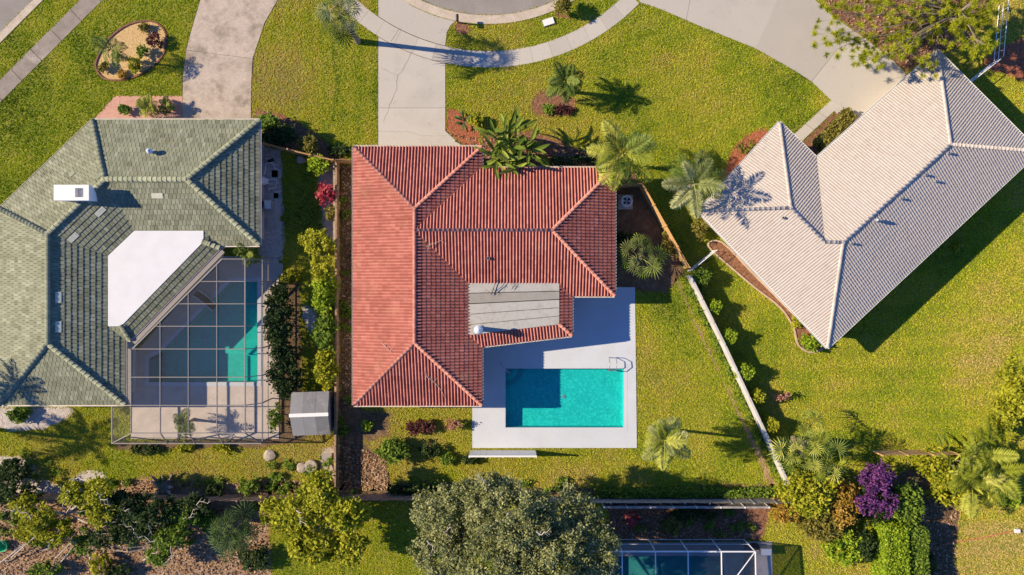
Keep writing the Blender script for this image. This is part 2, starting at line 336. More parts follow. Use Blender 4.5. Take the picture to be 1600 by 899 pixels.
low = [(x, on_arc(328.5, x)) for x in (591, 605, 620, 640, 660, 680, 696)]
mid_d = [low + [(696, 169), (591, 169)], [(591, 169), (696, 169), (696, 205), (726, 232), (726, 262), (591, 262)], apron]
dw = driveway('', [(590, -12)] + apron[1:9] + [(697, 60), (697, 204), (727, 231), (727, 263), (590, 263)], mid_d, MT['conc'])
crack([(644, 80), (632, 105), (622, 118), (619, 140), (611, 160), (600, 190)], dw); crack([(621, 118), (596, 108)], dw); crack([(591, 205), (640, 206), (655, 212), (696, 213)], dw)
crack([(624, 46), (615, 58), (611, 64)], dw)
ldw = [[(322, -30), (300, 45), (291, 79), (395, 92), (414, 35), (452, -30)], [(291, 79), (286, 120), (285, 215), (392, 215), (393, 130), (395, 92)]]
dl = driveway('', [(321, -30), (299, 45), (290, 79), (285, 120), (284, 216), (393, 216), (394, 130), (399, 80), (415, 35), (453, -30)], ldw, MT['concold'])
crack([(391, 80), (380, 81)], dl)
rout = [(1000, 4), (1030, 14), (1100, 44), (1180, 76), (1240, 110), (1272, 132), (1298, 157), (1290, 166), (1400, 260), (1500, 200), (1412, 112), (1395, 95), (1345, 55), (1300, 25), (1268, -5), (1268, -60), (980, -60)]
rs = [[(1000, 4), (1030, 14), (1072, 32), (1090, -60), (975, -60)], [(1072, 32), (1100, 44), (1180, 76), (1185, 74), (1219, -10), (1225, -60), (1090, -60)],
      [(1180, 76), (1240, 110), (1268, 128), (1308, 77), (1351, 60), (1300, 25), (1268, -5), (1268, -60), (1225, -60), (1217, -5)], [(1268, 128), (1298, 157), (1294, 166), (1400, 258), (1500, 200), (1412, 112), (1395, 95), (1351, 60), (1308, 77)]]
dr = driveway('', rout, rs, MT['conc'])
wk = [(1298, 157), (1312, 166), (1252, 222), (1238, 212)]
fp = sheet('footpath', paved(WP(wk)), MT['joint'], .011)
for i in range(3):
    f0, f1 = i / 3, (i + 1) / 3; A, B, C, D = [Vector(p) for p in (wk[0], wk[1], wk[2], wk[3])]
    q = [A.lerp(D, f0), B.lerp(C, f0), B.lerp(C, f1), A.lerp(D, f1)]
    slab('slab', offset_poly(WP(q), .015), MT['conc'], 0, .035, fp)

# pool deck round the turquoise pool and the cage decks
deck = paved(WP([(738, 560), (738, 700), (995, 700), (992, 449), (880, 449), (740, 449)]))
dk = sheet('pool_deck', deck, MT['deck'], .05, [holes[0]])
mbk = MB(); mbk.prism(ccw(deck), -.05, .05, top=False, bottom=False); mbk.build('deck_edge', MT['deck'], dk)
ldeck = paved(WP([(205, 560), (205, 686), (436, 686), (436, 405), (345, 400)]))
sheet('pool_deck', ldeck, MT['ldeck'], .04, [holes[1]])
bdeck = paved(WP([(950, 848), (1206, 846), (1208, 960), (950, 960)])); sheet('pool_deck', bdeck, MT['ldeck'], .03, [holes[2]])

# planting beds and bare ground
def bed(name, pts, m, z=.012, k=4, edge=None):
    p = [Vector((q.x, q.y)) for q in (smooth_closed(WP(pts), k) if k else WP(pts))]
    if not edge and name != 'paved_path':
        q_ = []
        for a_, b_ in zip(p, p[1:] + p[:1]):
            n_ = max(1, int((b_ - a_).length / .35)); q_ += [a_.lerp(b_, i / n_) + Vector((rnd.gauss(0, .10), rnd.gauss(0, .10))) for i in range(n_)]
        p = q_
        o = sheet(name, p, m, z); no_grass.append([(q[0], q[1]) for q in offset_poly(smooth_closed(WP(pts), 2) if k else WP(pts), .14)])
    else: o = sheet(name, paved(p), m, z)
    if edge:
        loop = p + [p[0]]; mb = MB()
        inn = offset_poly(p, .13); n = len(p); c = ccw(p)
        V = [(q[0], q[1], .09) for q in c] + [(q[0], q[1], .09) for q in inn] + [(q[0], q[1], -.02) for q in c] + [(q[0], q[1], -.02) for q in inn]
        F = []
        for i in range(n):
            j = (i + 1) % n; F += [(i, j, n + j, n + i), (2 * n + i, 2 * n + j, j, i), (n + i, n + j, 3 * n + j, 3 * n + i)]
        mb.add(V, F); mb.build('edging', MT[edge], o)
    return o
bed('gravel_bed', [(151, 92), (150, 110), (165, 125), (195, 126), (228, 114), (254, 90), (262, 62), (254, 42), (233, 32), (200, 38), (170, 60)], MT['sand'], edge='brick')
bed('paved_path', [(143, 190), (180, 150), (285, 150), (285, 215), (120, 215)], MT['pink'], k=0)
bed('mulch_bed', [(835, 150), (828, 165), (838, 180), (860, 182), (885, 180), (900, 168), (895, 150), (865, 138)], MT['mulch2'], edge=None)
bed('mulch_bed', [(697, 168), (716, 172), (748, 194), (752, 240), (735, 268), (727, 232), (697, 205)], MT['mulch'], z=.009, k=0)
bed('mulch_bed', [(752, 206), (830, 204), (880, 222), (930, 246), (985, 262), (1003, 286), (952, 296), (748, 278)], MT['mulch2'], z=.013, k=0)
bed('mulch_bed', [(845, 232), (868, 236), (872, 244), (850, 250), (836, 242)], MT['mulch'], z=.02)
bed('mulch_bed', [(1002, 290), (1072, 425), (1040, 460), (952, 452), (946, 290)], MT['soil'], k=0)
bed('mulch_bed', [(708, 40), (716, 33), (728, 36), (736, 46), (726, 56), (712, 52)], MT['mulch2'])
bed('mulch_bed', [(864, 24), (880, 20), (894, 26), (882, 32)], MT['mulch2'])
bed('mulch_bed', [(1105, 385), (1128, 378), (1180, 430), (1240, 490), (1288, 536), (1268, 552), (1246, 540), (1238, 512), (1218, 482), (1180, 452), (1148, 425)], MT['mulch2'], edge='paleedge')
bed('mulch_bed', [(1138, 245), (1150, 222), (1180, 203), (1222, 200), (1252, 214), (1215, 250), (1110, 330)], MT['mulch'], k=0)
bed('mulch_bed', [(1252, 222), (1312, 166), (1338, 178), (1270, 250)], MT['mulch2'], k=0)
bed('mulch_bed', [(1300, 25), (1345, 55), (1412, 112), (1450, 90), (1520, 60), (1560, -20), (1270, -30)], MT['mulch2'], z=.011, k=0)
bed('mulch_bed', [(1556, 75), (1620, 60), (1620, 130), (1580, 120), (1535, 105)], MT['mulch'])
bed('soil_strip', [(530, 256), (566, 256), (566, 640), (612, 645), (608, 680), (570, 690), (600, 720), (618, 765), (530, 765)], MT['soil'], k=0)  # dirt strip; its bulge paints the shed's cast shadow in soil colour
bed('mulch_bed', [(568, 715), (594, 715), (604, 735), (600, 765), (566, 765)], MT['litter'], z=.016, k=0)
bed('soil_strip', [(600, 757), (700, 752), (780, 760), (940, 762), (1060, 760), (1190, 756), (1230, 774), (600, 778)], MT['soil'])
bed('soil_strip', [(1057, 440), (1063, 440), (1086, 500), (1115, 560), (1155, 640), (1218, 768), (1206, 768), (1149, 640), (1110, 560), (1082, 500)], MT['litter'], k=2)
bed('gravel_bed', [(-30, 640), (40, 636), (110, 636), (104, 655), (70, 672), (30, 674), (-30, 664)], MT['gravel'])
bed('gravel_bed', [(-30, 718), (10, 712), (48, 718), (62, 745), (98, 762), (92, 778), (40, 776), (-30, 775)], MT['gravel'])
bed('gravel_bed', [(110, 748), (140, 736), (165, 742), (160, 762), (110, 768)], MT['gravel'])
bed('soil_patch', [(165, 770), (225, 745), (300, 762), (380, 752), (470, 755), (525, 752), (525, 776), (160, 778)], MT['litter'])
bed('gravel_bed', [(408, 765), (430, 745), (455, 752), (470, 768), (440, 776)], MT['stone'])
bed('gravel_bed', [(500, 705), (527, 700), (527, 755), (510, 750)], MT['stone'], z=.014)
bed('soil_patch', [(-30, 776), (420, 776), (425, 905), (300, 960), (-30, 960)], MT['litter'], k=0)
bed('soil_patch', [(950, 788), (1210, 788), (1190, 846), (948, 848)], MT['mulch2'], k=0)
bed('soil_patch', [(1395, 745), (1450, 742), (1470, 780), (1502, 800), (1488, 870), (1500, 930), (1400, 930)], MT['soil'], k=2)  # leafy ground; the hedge's shadow is put into the dark soil colour
bed('side_yard_gravel', [(405, 225), (440, 235), (445, 400), (432, 408), (405, 400)], MT['gravel'], k=0)
bed('gravel_bed', [(470, 480), (492, 486), (496, 520), (478, 512)], MT['gravel'])
bed('soil_strip', [(430, 440), (470, 440), (475, 690), (410, 700), (180, 704), (180, 690), (430, 684)], MT['soil'], k=0)
bed('gravel_bed', [(498, 260), (530, 258), (530, 372), (505, 360)], MT['stone'], k=2)
bed('soil_strip', [(395, 175), (440, 178), (480, 200), (540, 248), (530, 255), (415, 228)], MT['mulch2'], k=2)

# ------------------------------------------------------------------ pools
def basin(poly, m, depth, name, label, wm, wz=-.08):
    t_ = thing(name, label, 'pool', W(sum(p[0] for p in poly) / len(poly), sum(p[1] for p in poly) / len(poly)))
    P = ccw([(q.x - t_.location.x, q.y - t_.location.y) for q in WP(poly)])
    mb = MB(); n = len(P); V = [(p[0], p[1], .05) for p in P] + [(p[0], p[1], -depth) for p in P]
    mb.add(V, [(i, n + i, n + (i + 1) % n, (i + 1) % n) for i in range(n)] + [tuple(range(n, 2 * n))]); mb.build('basin', m, t_)
    wv = meshd('water', [(p[0], p[1], wz) for p in P], [tuple(range(n))], wm); link('water', wv, t_)
    wl_ = MB(); T_ = offset_poly(P, .012)
    for i in range(n):
        j = (i + 1) % n; wl_.add([(*T_[i], .03), (*T_[j], .03), (*T_[j], -.16), (*T_[i], -.16)], [(3, 2, 1, 0)])
    wl_.build('waterline_tile', MT['wtile'], t_)
    dr_ = MB(); dr_.lathe((0, 0, -depth + .01), [(.16, 0), (.16, .02), (.01, .03)], 14); dr_.build('drain', MT['metal'], t_)
    I = offset_poly(P, -.03); O = offset_poly(P, -.33); cp = MB()
    for i in range(n):
        j = (i + 1) % n; cp.add([(*I[i], .056), (*I[j], .056), (*O[j], .056), (*O[i], .056), (*I[i], -.1), (*I[j], -.1)], [(3, 2, 1, 0), (0, 1, 5, 4)])
    cp.build('coping', MT['deck'], t_)
    return t_
pool = basin(POOL, MT['plaster'], .75, 'swimming_pool', 'rectangular turquoise swimming pool in the white deck behind the red roofed house', MT['water'])
c0 = W(790, 576) - pool.location; c0.z = 0
for i, r in enumerate((1.45, 1.05, .65)):
    mb = MB(); pts = [(c0.x, c0.y)] + [(c0.x + r * math.cos(-k * math.pi / 24), c0.y + r * math.sin(-k * math.pi / 24)) for k in range(13)]
    mb.prism(ccw(pts), -.74, -.50 + .14 * i); mb.build('pool_step', MT['poolstep'] if i != 1 else MT['plaster2'], pool)
lpool = basin(LPOOL, MT['plaster2'], .75, 'swimming_pool', 'green angular swimming pool with one slanted side under the left insect screen cage', MT['water2'])
l0 = lpool.location
for i in range(3):
    q = [W(233 + i * 6, 563 if i == 0 else 561) - l0, W(239 + i * 6, 559 - i * 2) - l0, W(239 + i * 6, 597) - l0, W(233 + i * 6, 597) - l0]
    mb = MB(); mb.prism(ccw(q), -.74, -.2 - .15 * i); mb.build('pool_step', MT['poolstep'], lpool)
basin(BPOOL, MT['plaster3'], .75, 'swimming_pool', 'dark blue swimming pool under the white framed cage at the bottom edge', MT['water2'])
lad = thing('pool_ladder', 'curved steel pool ladder on the far edge of the turquoise pool', 'ladder', W(950, 573))
for dx in (-.75, -.25, .35, .85):
    pass
for dx in (-.28, .28):
    mb = MB(); mb.tube([(dx, .75, .05), (dx, .78, .5), (dx, .55, .82), (dx, .1, .85), (dx, -.3, .6), (dx, -.36, .1), (dx, -.36, -1.0)], .03, 6); mb.build('rail', MT['metal'], lad, True)
for z in (-.25, -.5, -.75):
    mb = MB(); mb.box((0, -.36, z), (.54, .09, .03)); mb.build('rung', MT['metal'], lad)
lad.rotation_euler = (0, 0, 0); lad.location.x += .3
hr = thing('handrail', 'bent steel handrail at the rounded steps of the turquoise pool', 'handrail', W(789, 574))
mb = MB(); mb.tube([(-.35, .35, .05), (-.35, .35, .75), (-.2, .2, .88), (.35, -.4, .6), (.45, -.5, -.5)], .028, 6); mb.build('rail', MT['metal'], hr, True)
pw = thing('privacy_wall', 'long free standing white wall panel on the grass below the pool deck', 'wall', W(786, 704))
L_ = 101 / SC; n = 4
for i in range(n):
    mb = MB(); mb.box((-L_ / 2 + (i + .5) * L_ / n, 0, 1.0), (L_ / n - .012, .07, 1.9)); mb.build('panel', MT['white'], pw)
for i in range(n + 1):
    mb = MB(); mb.box((-L_ / 2 + i * L_ / n, -.075, 1.0), (.09, .08, 2.02)); mb.build('post', MT['white'], pw)
mb = MB(); mb.box((0, 0, 1.99), (L_ + .1, .14, .06)); mb.build('cap_rail', MT['white'], pw)

# ------------------------------------------------------------------ houses
ZE, KP = 2.8, .345
class Plane:
    def __init__(s, a, b, inside):
        d = (b - a).to_2d().normalized(); n = Vector((-d.y, d.x)); s.a = a.to_2d()
        if (inside.to_2d() - s.a).dot(n) < 0: n = -n
        s.n = n; s.c = n.dot(s.a); s.dir = d
    def d(s, p): return s.n.dot(p.to_2d()) - s.c
def solve2(n1, c1, n2, c2):
    D = n1.x * n2.y - n1.y * n2.x; return Vector(((c1 * n2.y - c2 * n1.y) / D, (n1.x * c2 - n2.x * c1) / D))
def V3(f1, f2, f3):
    p = solve2(f1.n - f2.n, f1.c - f2.c, f2.n - f3.n, f2.c - f3.c); return Vector((p.x, p.y, ZE + KP * f1.d(p)))
def V2(f1, f2, d=0.0):
    p = solve2(f1.n, f1.c + d, f2.n, f2.c + d); return Vector((p.x, p.y, ZE + KP * d))
def Epl(a, b, inside): return Plane(W(*a, ZE), W(*b, ZE), W(*inside, ZE))

def tile_grid(s0, s1, t0, t1, style, rg):
    """tiles in face coordinates (s along the eave, t up the slope, h off the deck)"""
    if style == 'barrel2': w, hc, prof = .21, .36, [(0, 0), (.1, .022), (.30, .036), (.50, .022), (.60, .0), (1, .0)]
    elif style == 'barrel': w, hc, prof = .245, .37, [(0, 0), (.08, .062), (.30, .095), (.52, .062), (.60, .0), (1, .0)]
    else: w, hc, prof = .30, .41, [(.05, .0), (.95, .0)]
    nc, nr = int((s1 - s0) / w) + 2, int((t1 - t0) / hc) + 2
    c, r = np.meshgrid(np.arange(nc), np.arange(nr)); c = c.ravel().astype(float); r = r.ravel().astype(float)
    n = len(c); k = len(prof)
    off = np.zeros(n) if style.startswith('barrel') else (r % 2) * .5 * w
    jit = rg.uniform(-.006, .006, n) if style.startswith('barrel') else rg.uniform(-.006, .006, n)
    skew = rg.uniform(-.012, .012, n)
    lift = .030 if style.startswith('barrel') else .05
    vs = np.zeros((n, 3, k, 3))
    for i, (ps, ph) in enumerate(prof):
        s = s0 + (c + ps) * w + off
        vs[:, 0, i] = np.stack([s, t0 + r * hc + skew, np.full(n, -.02)], 1)
        vs[:, 1, i] = np.stack([s, t0 + r * hc + skew, ph + lift + jit], 1)
        vs[:, 2, i] = np.stack([s, t0 + (r + 1) * hc + .03, ph * .92 + .012 + 0 * jit], 1)
    F = []
    for row in (0, 1):
        for i in range(k - 1): F.append([row * k + i, row * k + i + 1, (row + 1) * k + i + 1, (row + 1) * k + i])
    if style != 'barrel': F += [[0, k, 2 * k, 0]] if False else []
    F = np.array(F)
    faces = (F[None] + (np.arange(n) * 3 * k)[:, None, None])
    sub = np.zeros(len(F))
    if style.startswith('barrel'): sub[k - 2] = sub[2 * (k - 1) - 1] = -.58 if style == 'barrel' else -.34; sub[k - 1] = sub[2 * (k - 1) - 2] = -.12  # pans and barrel sides darker: dirt, and groove shade put into the tint
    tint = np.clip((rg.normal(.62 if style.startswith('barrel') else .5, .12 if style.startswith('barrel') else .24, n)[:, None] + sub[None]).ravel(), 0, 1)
    return vs.reshape(n, -1, 3), faces, tint, len(F)
def tile_face(poly, pl, style, rg, bm_out, org=None):
    """poly: convex 3D polygon on plane pl"""
    u = Vector((pl.dir.x, pl.dir.y, 0)); v = Vector((pl.n.x, pl.n.y, KP)).normalized()
    if u.cross(v).z < 0: u = -u
    nrm = u.cross(v); o = Vector((pl.a.x, pl.a.y, ZE)) if org is None else org
    P = [(Vector(((p - o).dot(u), (p - o).dot(v)))) for p in poly]
    if area2(P) < 0: P.reverse()
    cen = sum(P, Vector((0, 0))) / len(P)
    s0, s1 = min(p.x for p in P) - .5, max(p.x for p in P) + .3; t0 = min(0.0, min(p.y for p in P)) - .04; t1 = max(p.y for p in P)
    w = .21 if style == 'barrel2' else .245 if style == 'barrel' else .30; s0 = math.floor(s0 / w) * w
    vs, faces, tint, fk = tile_grid(s0, s1, t0, t1, style, rg)
    cc = vs.mean(axis=1)[:, :2]; keep = np.ones(len(vs), bool)
    for i in range(len(P)):
        a_, b_ = P[i], P[(i + 1) % len(P)]; e = (b_ - a_)
        if e.length < 1e-4: continue
        e.normalize(); keep &= ((cc[:, 0] - a_.x) * -e.y + (cc[:, 1] - a_.y) * e.x) > -.4
    vs = vs[keep]; kk = vs.shape[1]; n = len(vs); F0 = faces[0]
    faces = (F0[None] + (np.arange(n) * kk)[:, None, None]).reshape(-1, 4); tint = tint.reshape(-1, fk)[keep].ravel()
    me = meshd('tmp', vs.reshape(-1, 3), faces, None, tint=tint); bm = bmesh.new(); bm.from_mesh(me); bpy.data.meshes.remove(me)
    for i in range(len(P)):
        a_, b_ = P[i], P[(i + 1) % len(P)]; e = (b_ - a_)
        if e.length < 1e-4: continue
        e.normalize()
        ext = .06 if abs(a_.y) < .05 and abs(b_.y) < .05 else 0.0
        bmesh.ops.bisect_plane(bm, geom=bm.verts[:] + bm.edges[:] + bm.faces[:], plane_co=(a_.x + e.y * ext, a_.y - e.x * ext, 0), plane_no=(e.y, -e.x, 0), clear_outer=True)
    Mx = Matrix(((u.x, v.x, nrm.x, o.x), (u.y, v.y, nrm.y, o.y), (u.z, v.z, nrm.z, o.z), (0, 0, 0, 1)))
    bm.transform(Mx); me = bpy.data.meshes.new('tmp'); bm.to_mesh(me); bm.free(); bm_out.from_mesh(me); bpy.data.meshes.remove(me)
def cap_mesh(name, m, r=.125, L=.42):
    mb = MB(); V = []; F = []; n = 6
    for j, (x, rr, dz) in enumerate(((0, r, .016), (L, r * .9, .0))):
        V += [(x, rr * math.cos(math.pi * k / n) * 1.1, rr * math.sin(math.pi * k / n) * .8 + dz - .02) for k in range(n + 1)]
    F = [(k, k + 1, n + 2 + k, n + 1 + k) for k in range(n)] + [tuple(range(n + 1))]
    mb.add(V, F); return meshd(name, mb.v, mb.f, m, True)
def caps(a, b, me, parent, step=.37):
    """ridge tiles from a (low end) to b"""
    d = b - a; L = d.length; d.normalize(); x = d; y = Vector((0, 0, 1)).cross(x).normalized(); z = x.cross(y); n = int(L / step)
    for i in range(n + 1):
        p = a + d * min(i * step, L - .3) + z * (.045 + rnd.uniform(-.006, .006))
        o = link('ridge_tile', me, parent); o.matrix_world = Matrix(((x.x, y.x, z.x, p.x), (x.y, y.y, z.y, p.y), (x.z, y.z, z.z, p.z), (0, 0, 0, 1)))
        o.matrix_basis = o.matrix_world @ Matrix.Rotation(rnd.uniform(-.03, .03), 4, 'Z')
def house(label, faces, hips, eaves, walls, tm, cm, wallm, style, fasc, lowflat=None, seed=1, name='house'):
    t_ = thing(name, label, 'house'); rg = np.random.default_rng(seed); bm = bmesh.new()
    bm.faces.layers.float.new('tint')
    dk_ = MB()
    for poly, pl in faces:
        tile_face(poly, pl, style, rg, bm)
        k = len(poly); q = [p - Vector((0, 0, .04)) for p in poly]
        nn = (q[1] - q[0]).cross(q[2] - q[0]); dk_.add(q, [tuple(range(k)) if nn.z > 0 else tuple(reversed(range(k)))])
    me = bpy.data.meshes.new('roof_tiles'); bm.to_mesh(me); bm.free(); me.materials.append(tm)
    deck_ = dk_.build('roof', MT['underlay'] if style == 'flat' else tm, t_)
    ro = link('roof_tiles', me, deck_); ro['kind'] = 'stuff'
    cme = cap_mesh('ridge_tile', cm, .19 if style == 'flat' else .125)
    for a_, b_ in hips: caps(a_, b_, cme, deck_)
    for a_, b_ in eaves:
        mb = MB(); d = (b_ - a_); L = d.length; ang = math.atan2(d.y, d.x); mid_ = (a_ + b_) / 2; nrm = Vector((d.y, -d.x, 0)).normalized()
        mb.box(mid_ + nrm * .03 + Vector((0, 0, -.12)), (L + .05, .04, .2), ang); mb.box(mid_ + nrm * .10 + Vector((0, 0, -.07)), (L + .05, .10, .025), ang)
        mb.box(mid_ + nrm * .15 + Vector((0, 0, -.045)), (L + .05, .015, .09), ang)
        mb.build('gutter', fasc, t_)
    so = ccw([Vector((p.x, p.y)) for p in walls]); wl = offset_poly(so, .6)
    mb = MB(); mb.add([(p[0], p[1], ZE - .2) for p in so], [tuple(reversed(range(len(so))))]); mb.build('soffit', MT['white'], t_)
    mb = MB(); mb.prism(wl, 0, ZE - .19, top=False, bottom=False); wo_ = mb.build('wall', wallm, t_)
    no_grass.append([(p[0], p[1]) for p in wl])
    for i in range(len(wl)):
        a_, b_ = wl[i], wl[(i + 1) % len(wl)]; d = b_ - a_; L = d.length
        if L < 3: continue
        ang = math.atan2(d.y, d.x); nrm = Vector((d.y, -d.x)).normalized(); k = max(1, int(L / 4))
        for j in range(k):
            p = a_ + d * ((j + .5) / k) + nrm * .02
            mb = MB(); mb.box((p.x, p.y, 1.45), (1.5, .07, 1.25), ang); w_ = mb.build('window', MT['white'], wo_)
            for sx in (-.35, .35):
                pp = p + d.normalized() * sx + nrm * .04; mb = MB(); mb.box((pp.x, pp.y, 1.45), (.62, .02, 1.1), ang); mb.build('pane', MT['glass'], wo_)
    return t_, deck_

# --- red roofed house
ins = (655, 430)
w1 = Epl((553, 230), (553, 633), ins); e1 = Epl((752, 230), (752, 633), ins); n1 = Epl((553, 230), (752, 230), ins); s1 = Epl((553, 633), (752, 633), ins)
n2 = Epl((752, 263), (960, 263), (800, 360)); s2 = Epl((752, 462), (960, 462), (800, 360)); e2 = Epl((960, 263), (960, 462), (800, 360))
A = V3(w1, e1, n1); B = V3(w1, e1, s1); J = V3(n2, s2, e1); K = V3(n2, s2, e2)
NW, NE, SW, SE = V2(w1, n1), V2(e1, n1), V2(w1, s1), V2(e1, s1); IN, IS = V2(e1, n2), V2(e1, s2); NE2, SE2 = V2(n2, e2), V2(s2, e2)
ZF = 3.14; df = (ZF - ZE) / KP
pe = [W(893, 462, ZE), W(893, 524, ZE), W(752, 541, ZE)]
e3 = Plane(pe[0], pe[1], W(800, 480, ZE)); s3 = Plane(pe[2], pe[1], W(800, 480, ZE))
F1 = V2(e3, s3, df); F2 = V2(s3, e1, 0); f_sw = solve2(s3.n, s3.c + df, e1.n, e1.c + df); f_nw = solve2(e1.n, e1.c + df, s2.n, s2.c + df); f_ne = solve2(e3.n, e3.c + df, s2.n, s2.c + df)
f_sw, f_nw, f_ne = [Vector((p.x, p.y, ZF)) for p in (f_sw, f_nw, f_ne)]
CS = V2(e3, s3); CE = V2(e3, s2); 
faces = [([NW, A, B, SW], w1), ([NW, NE, A], n1), ([SW, B, SE], s1), ([NE, IN, J, A], e1), ([J, IS, SE, B], e1), ([IN, NE2, K, J], n2), ([IS, SE2, K, J], s2), ([NE2, SE2, K], e2),
         ([CE, CS, F1, f_ne], e3), ([CS, V2(s3, e1), f_sw, F1], s3)]
hips = [(NW, A), (NE, A), (SW, B), (SE, B), (B, A), (J, K), (NE2, K), (SE2, K), (CS, F1)]
eav = [(NW, SW), (SW, SE), (SE, V2(s3, e1)), (V2(s3, e1), CS), (CS, CE), (CE, SE2), (SE2, NE2), (NE2, IN), (IN, NE), (NE, NW)]
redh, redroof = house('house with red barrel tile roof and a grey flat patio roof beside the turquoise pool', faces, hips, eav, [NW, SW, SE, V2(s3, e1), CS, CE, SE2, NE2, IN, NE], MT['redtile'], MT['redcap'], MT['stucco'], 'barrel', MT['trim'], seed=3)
base_ = MB(); base_.prism(ccw([f_nw, f_sw, F1, f_ne]), ZF - .2, ZF + .03, bottom=False); fr = base_.build('flat_roof', MT['felt'], redh)
for i in range(5):   # rolled roofing strips, each lapped over the one below
    a0, a1 = i / 5, min(1, (i + 1) / 5 + .012)
    q = [f_nw.lerp(f_sw, a0), f_ne.lerp(F1, a0), f_ne.lerp(F1, a1), f_nw.lerp(f_sw, a1)]
    mb = MB(); mb.prism(ccw([Vector((p.x, p.y)) for p in q]), ZF + .02, ZF + .070 - i * .006, bottom=False); mb.build('felt_strip', MT['felt'], fr)
    if i:
        mb = MB(); g0, g1 = f_nw.lerp(f_sw, i / 5), f_ne.lerp(F1, i / 5); dd = g1 - g0; mb.box((g0 + g1) / 2 + Vector((0, 0, .066 - i * .006)), (dd.length, .055, .02), math.atan2(dd.y, dd.x)); mb.build('tar_seam', MT['seam'], fr)
def pipe_vent(px, py, z, r, h, parent, m, cap=True, name='vent_pipe'):
    p = W(px, py, z); mb = MB(); mb.lathe((p.x, p.y, z - .25), [(r * 1.5, 0), (r * 1.5, .22), (r, .26), (r, .25 + h), (r * .75, .25 + h), (r * .75, .2)], 12)
    o = mb.build(name, m, parent, False)
    if cap:
        mb = MB(); mb.lathe((p.x, p.y, z + h), [(r * .4, .0), (r * 1.7, .03), (r * 1.75, .10), (r * 1.2, .26), (.01, .36)], 12); mb.build('vent_cap', m, o)
    return o
def pz(pl, px, py):   # height of a roof plane under a picture point
    z = 3.5
    for _ in range(8): z = ZE + KP * pl.d(W(px, py, z))
    return z
pipe_vent(763, 404, pz(s2, 763, 404), .12, .3, redh, MT['metal'], False)
pipe_vent(749, 514, 3.3, .2, 1.35, redh, MT['bluemetal'], True, 'flue')

# --- green roofed house
ins = (250, 285)
gn = Epl((145, 188), (405, 188), ins); ge = Epl((405, 188), (405, 383), ins); gs = Epl((345, 383), (405, 383), ins)
gnw = Epl((145, 188), (0, 326), (150, 300)); geb = Epl((195, 535), (195, 632), (100, 500)); gsb = Epl((0, 632), (195, 632), (100, 500))
J1 = V3(gn, gs, gnw); D0 = gn.d(J1)
gw = Plane(W(195, 500, ZE) - Vector((2 * D0, 0, 0)), W(195, 600, ZE) - Vector((2 * D0, 0, 0)), W(100, 500, ZE))
J2 = V3(gw, geb, gnw); B2 = V3(gw, geb, gsb); K2 = V3(gn, gs, ge)
gse = Plane(J1, J2, W(0, 200, ZE)); gse.c -= D0; gse.a = gse.a - gse.n * D0
cN, cE1, cE2, cW, cSW, cSE = V2(gn, gnw), V2(gn, ge), V2(ge, gs), V2(gw, gnw), V2(gw, gsb), V2(geb, gsb)
v1, v2 = V2(gse, gs), V2(gse, geb); ZG = 3.17; dg = (ZG - ZE) / KP
g_m = [W(345, 385, ZE), W(198, 536, ZE)]; gm = Plane(g_m[0], g_m[1], W(240, 430, ZE))
fl = [Vector((*solve2(gse.n, gse.c + dg, gs.n, gs.c + dg), ZG)), W(315, 363, ZG), W(319, 390, ZG), W(196, 509, ZG), W(166, 507, ZG), Vector((*solve2(gse.n, gse.c + dg, geb.n, geb.c + dg), ZG))]
fl[1].y = fl[0].y; fl[4].x = fl[5].x
gE = Plane(W(343, 360, ZE), W(343, 388, ZE), W(300, 380, ZE)); gS = Plane(W(160, 531, ZE), W(198, 531, ZE), W(180, 500, ZE))
m1 = Vector((*solve2(gm.n, gm.c, gs.n, gs.c), ZE)); m2 = Vector((*solve2(gm.n, gm.c, geb.n, geb.c), ZE))
def onp(pl, p): return Vector((p.x, p.y, ZE + KP * pl.d(p)))
i1 = Vector((*solve2(gm.n, gm.c + dg, gE.n, gE.c + dg), ZG)); i2 = Vector((*solve2(gm.n, gm.c + dg, gS.n, gS.c + dg), ZG))
o1 = Vector((*solve2(gm.n, gm.c, gE.n, gE.c), ZE)); o2 = Vector((*solve2(gm.n, gm.c, gS.n, gS.c), ZE))
k1 = Vector((*solve2(gE.n, gE.c + dg, gs.n, gs.c + dg), ZG)); k1o = Vector((*solve2(gE.n, gE.c, gs.n, gs.c), ZE))
k2 = Vector((*solve2(gS.n, gS.c + dg, geb.n, geb.c + dg), ZG)); k2o = Vector((*solve2(gS.n, gS.c, geb.n, geb.c), ZE))
fl = [fl[0], k1, i1, i2, k2, fl[5]]
faces = [([cN, cE1, K2, J1], gn), ([cE1, cE2, K2], ge), ([v1, cE2, K2, J1], gs), ([cN, J1, J2, cW], gnw), ([J1, v1, v2, J2], gse), ([J2, v2, cSE, B2], geb), ([cW, J2, B2, cSW], gw), ([cSW, B2, cSE], gsb),
         ([o1, o2, i2, i1], gm), ([k1o, o1, i1, k1], gE), ([k2, i2, o2, k2o], gS)]
hips = [(cN, J1), (K2, J1), (cE1, K2), (cE2, K2), (J1, J2), (cW, J2), (B2, J2), (cSE, B2), (cSW, B2), (o1, i1), (o2, i2)]
eav = [(cE1, cN), (cN, cW), (cW, cSW), (cSW, cSE), (cSE, k2o), (k2o, o2), (o2, o1), (o1, k1o), (k1o, cE2), (cE2, cE1)]
grh, groof = house('house with green flat tile roof, white chimney and white flat roof', faces, hips, eav, [cE1, cN, cW, cSW, cSE, k2o, o2, o1, k1o, cE2], MT['greentile'], MT['greencap'], MT['stuccog'], 'flat', MT['trim'], seed=5)
base_ = MB(); base_.prism(ccw(fl), ZG - .25, ZG + .05, bottom=False); base_.build('flat_roof', MT['whiteroof'], grh)
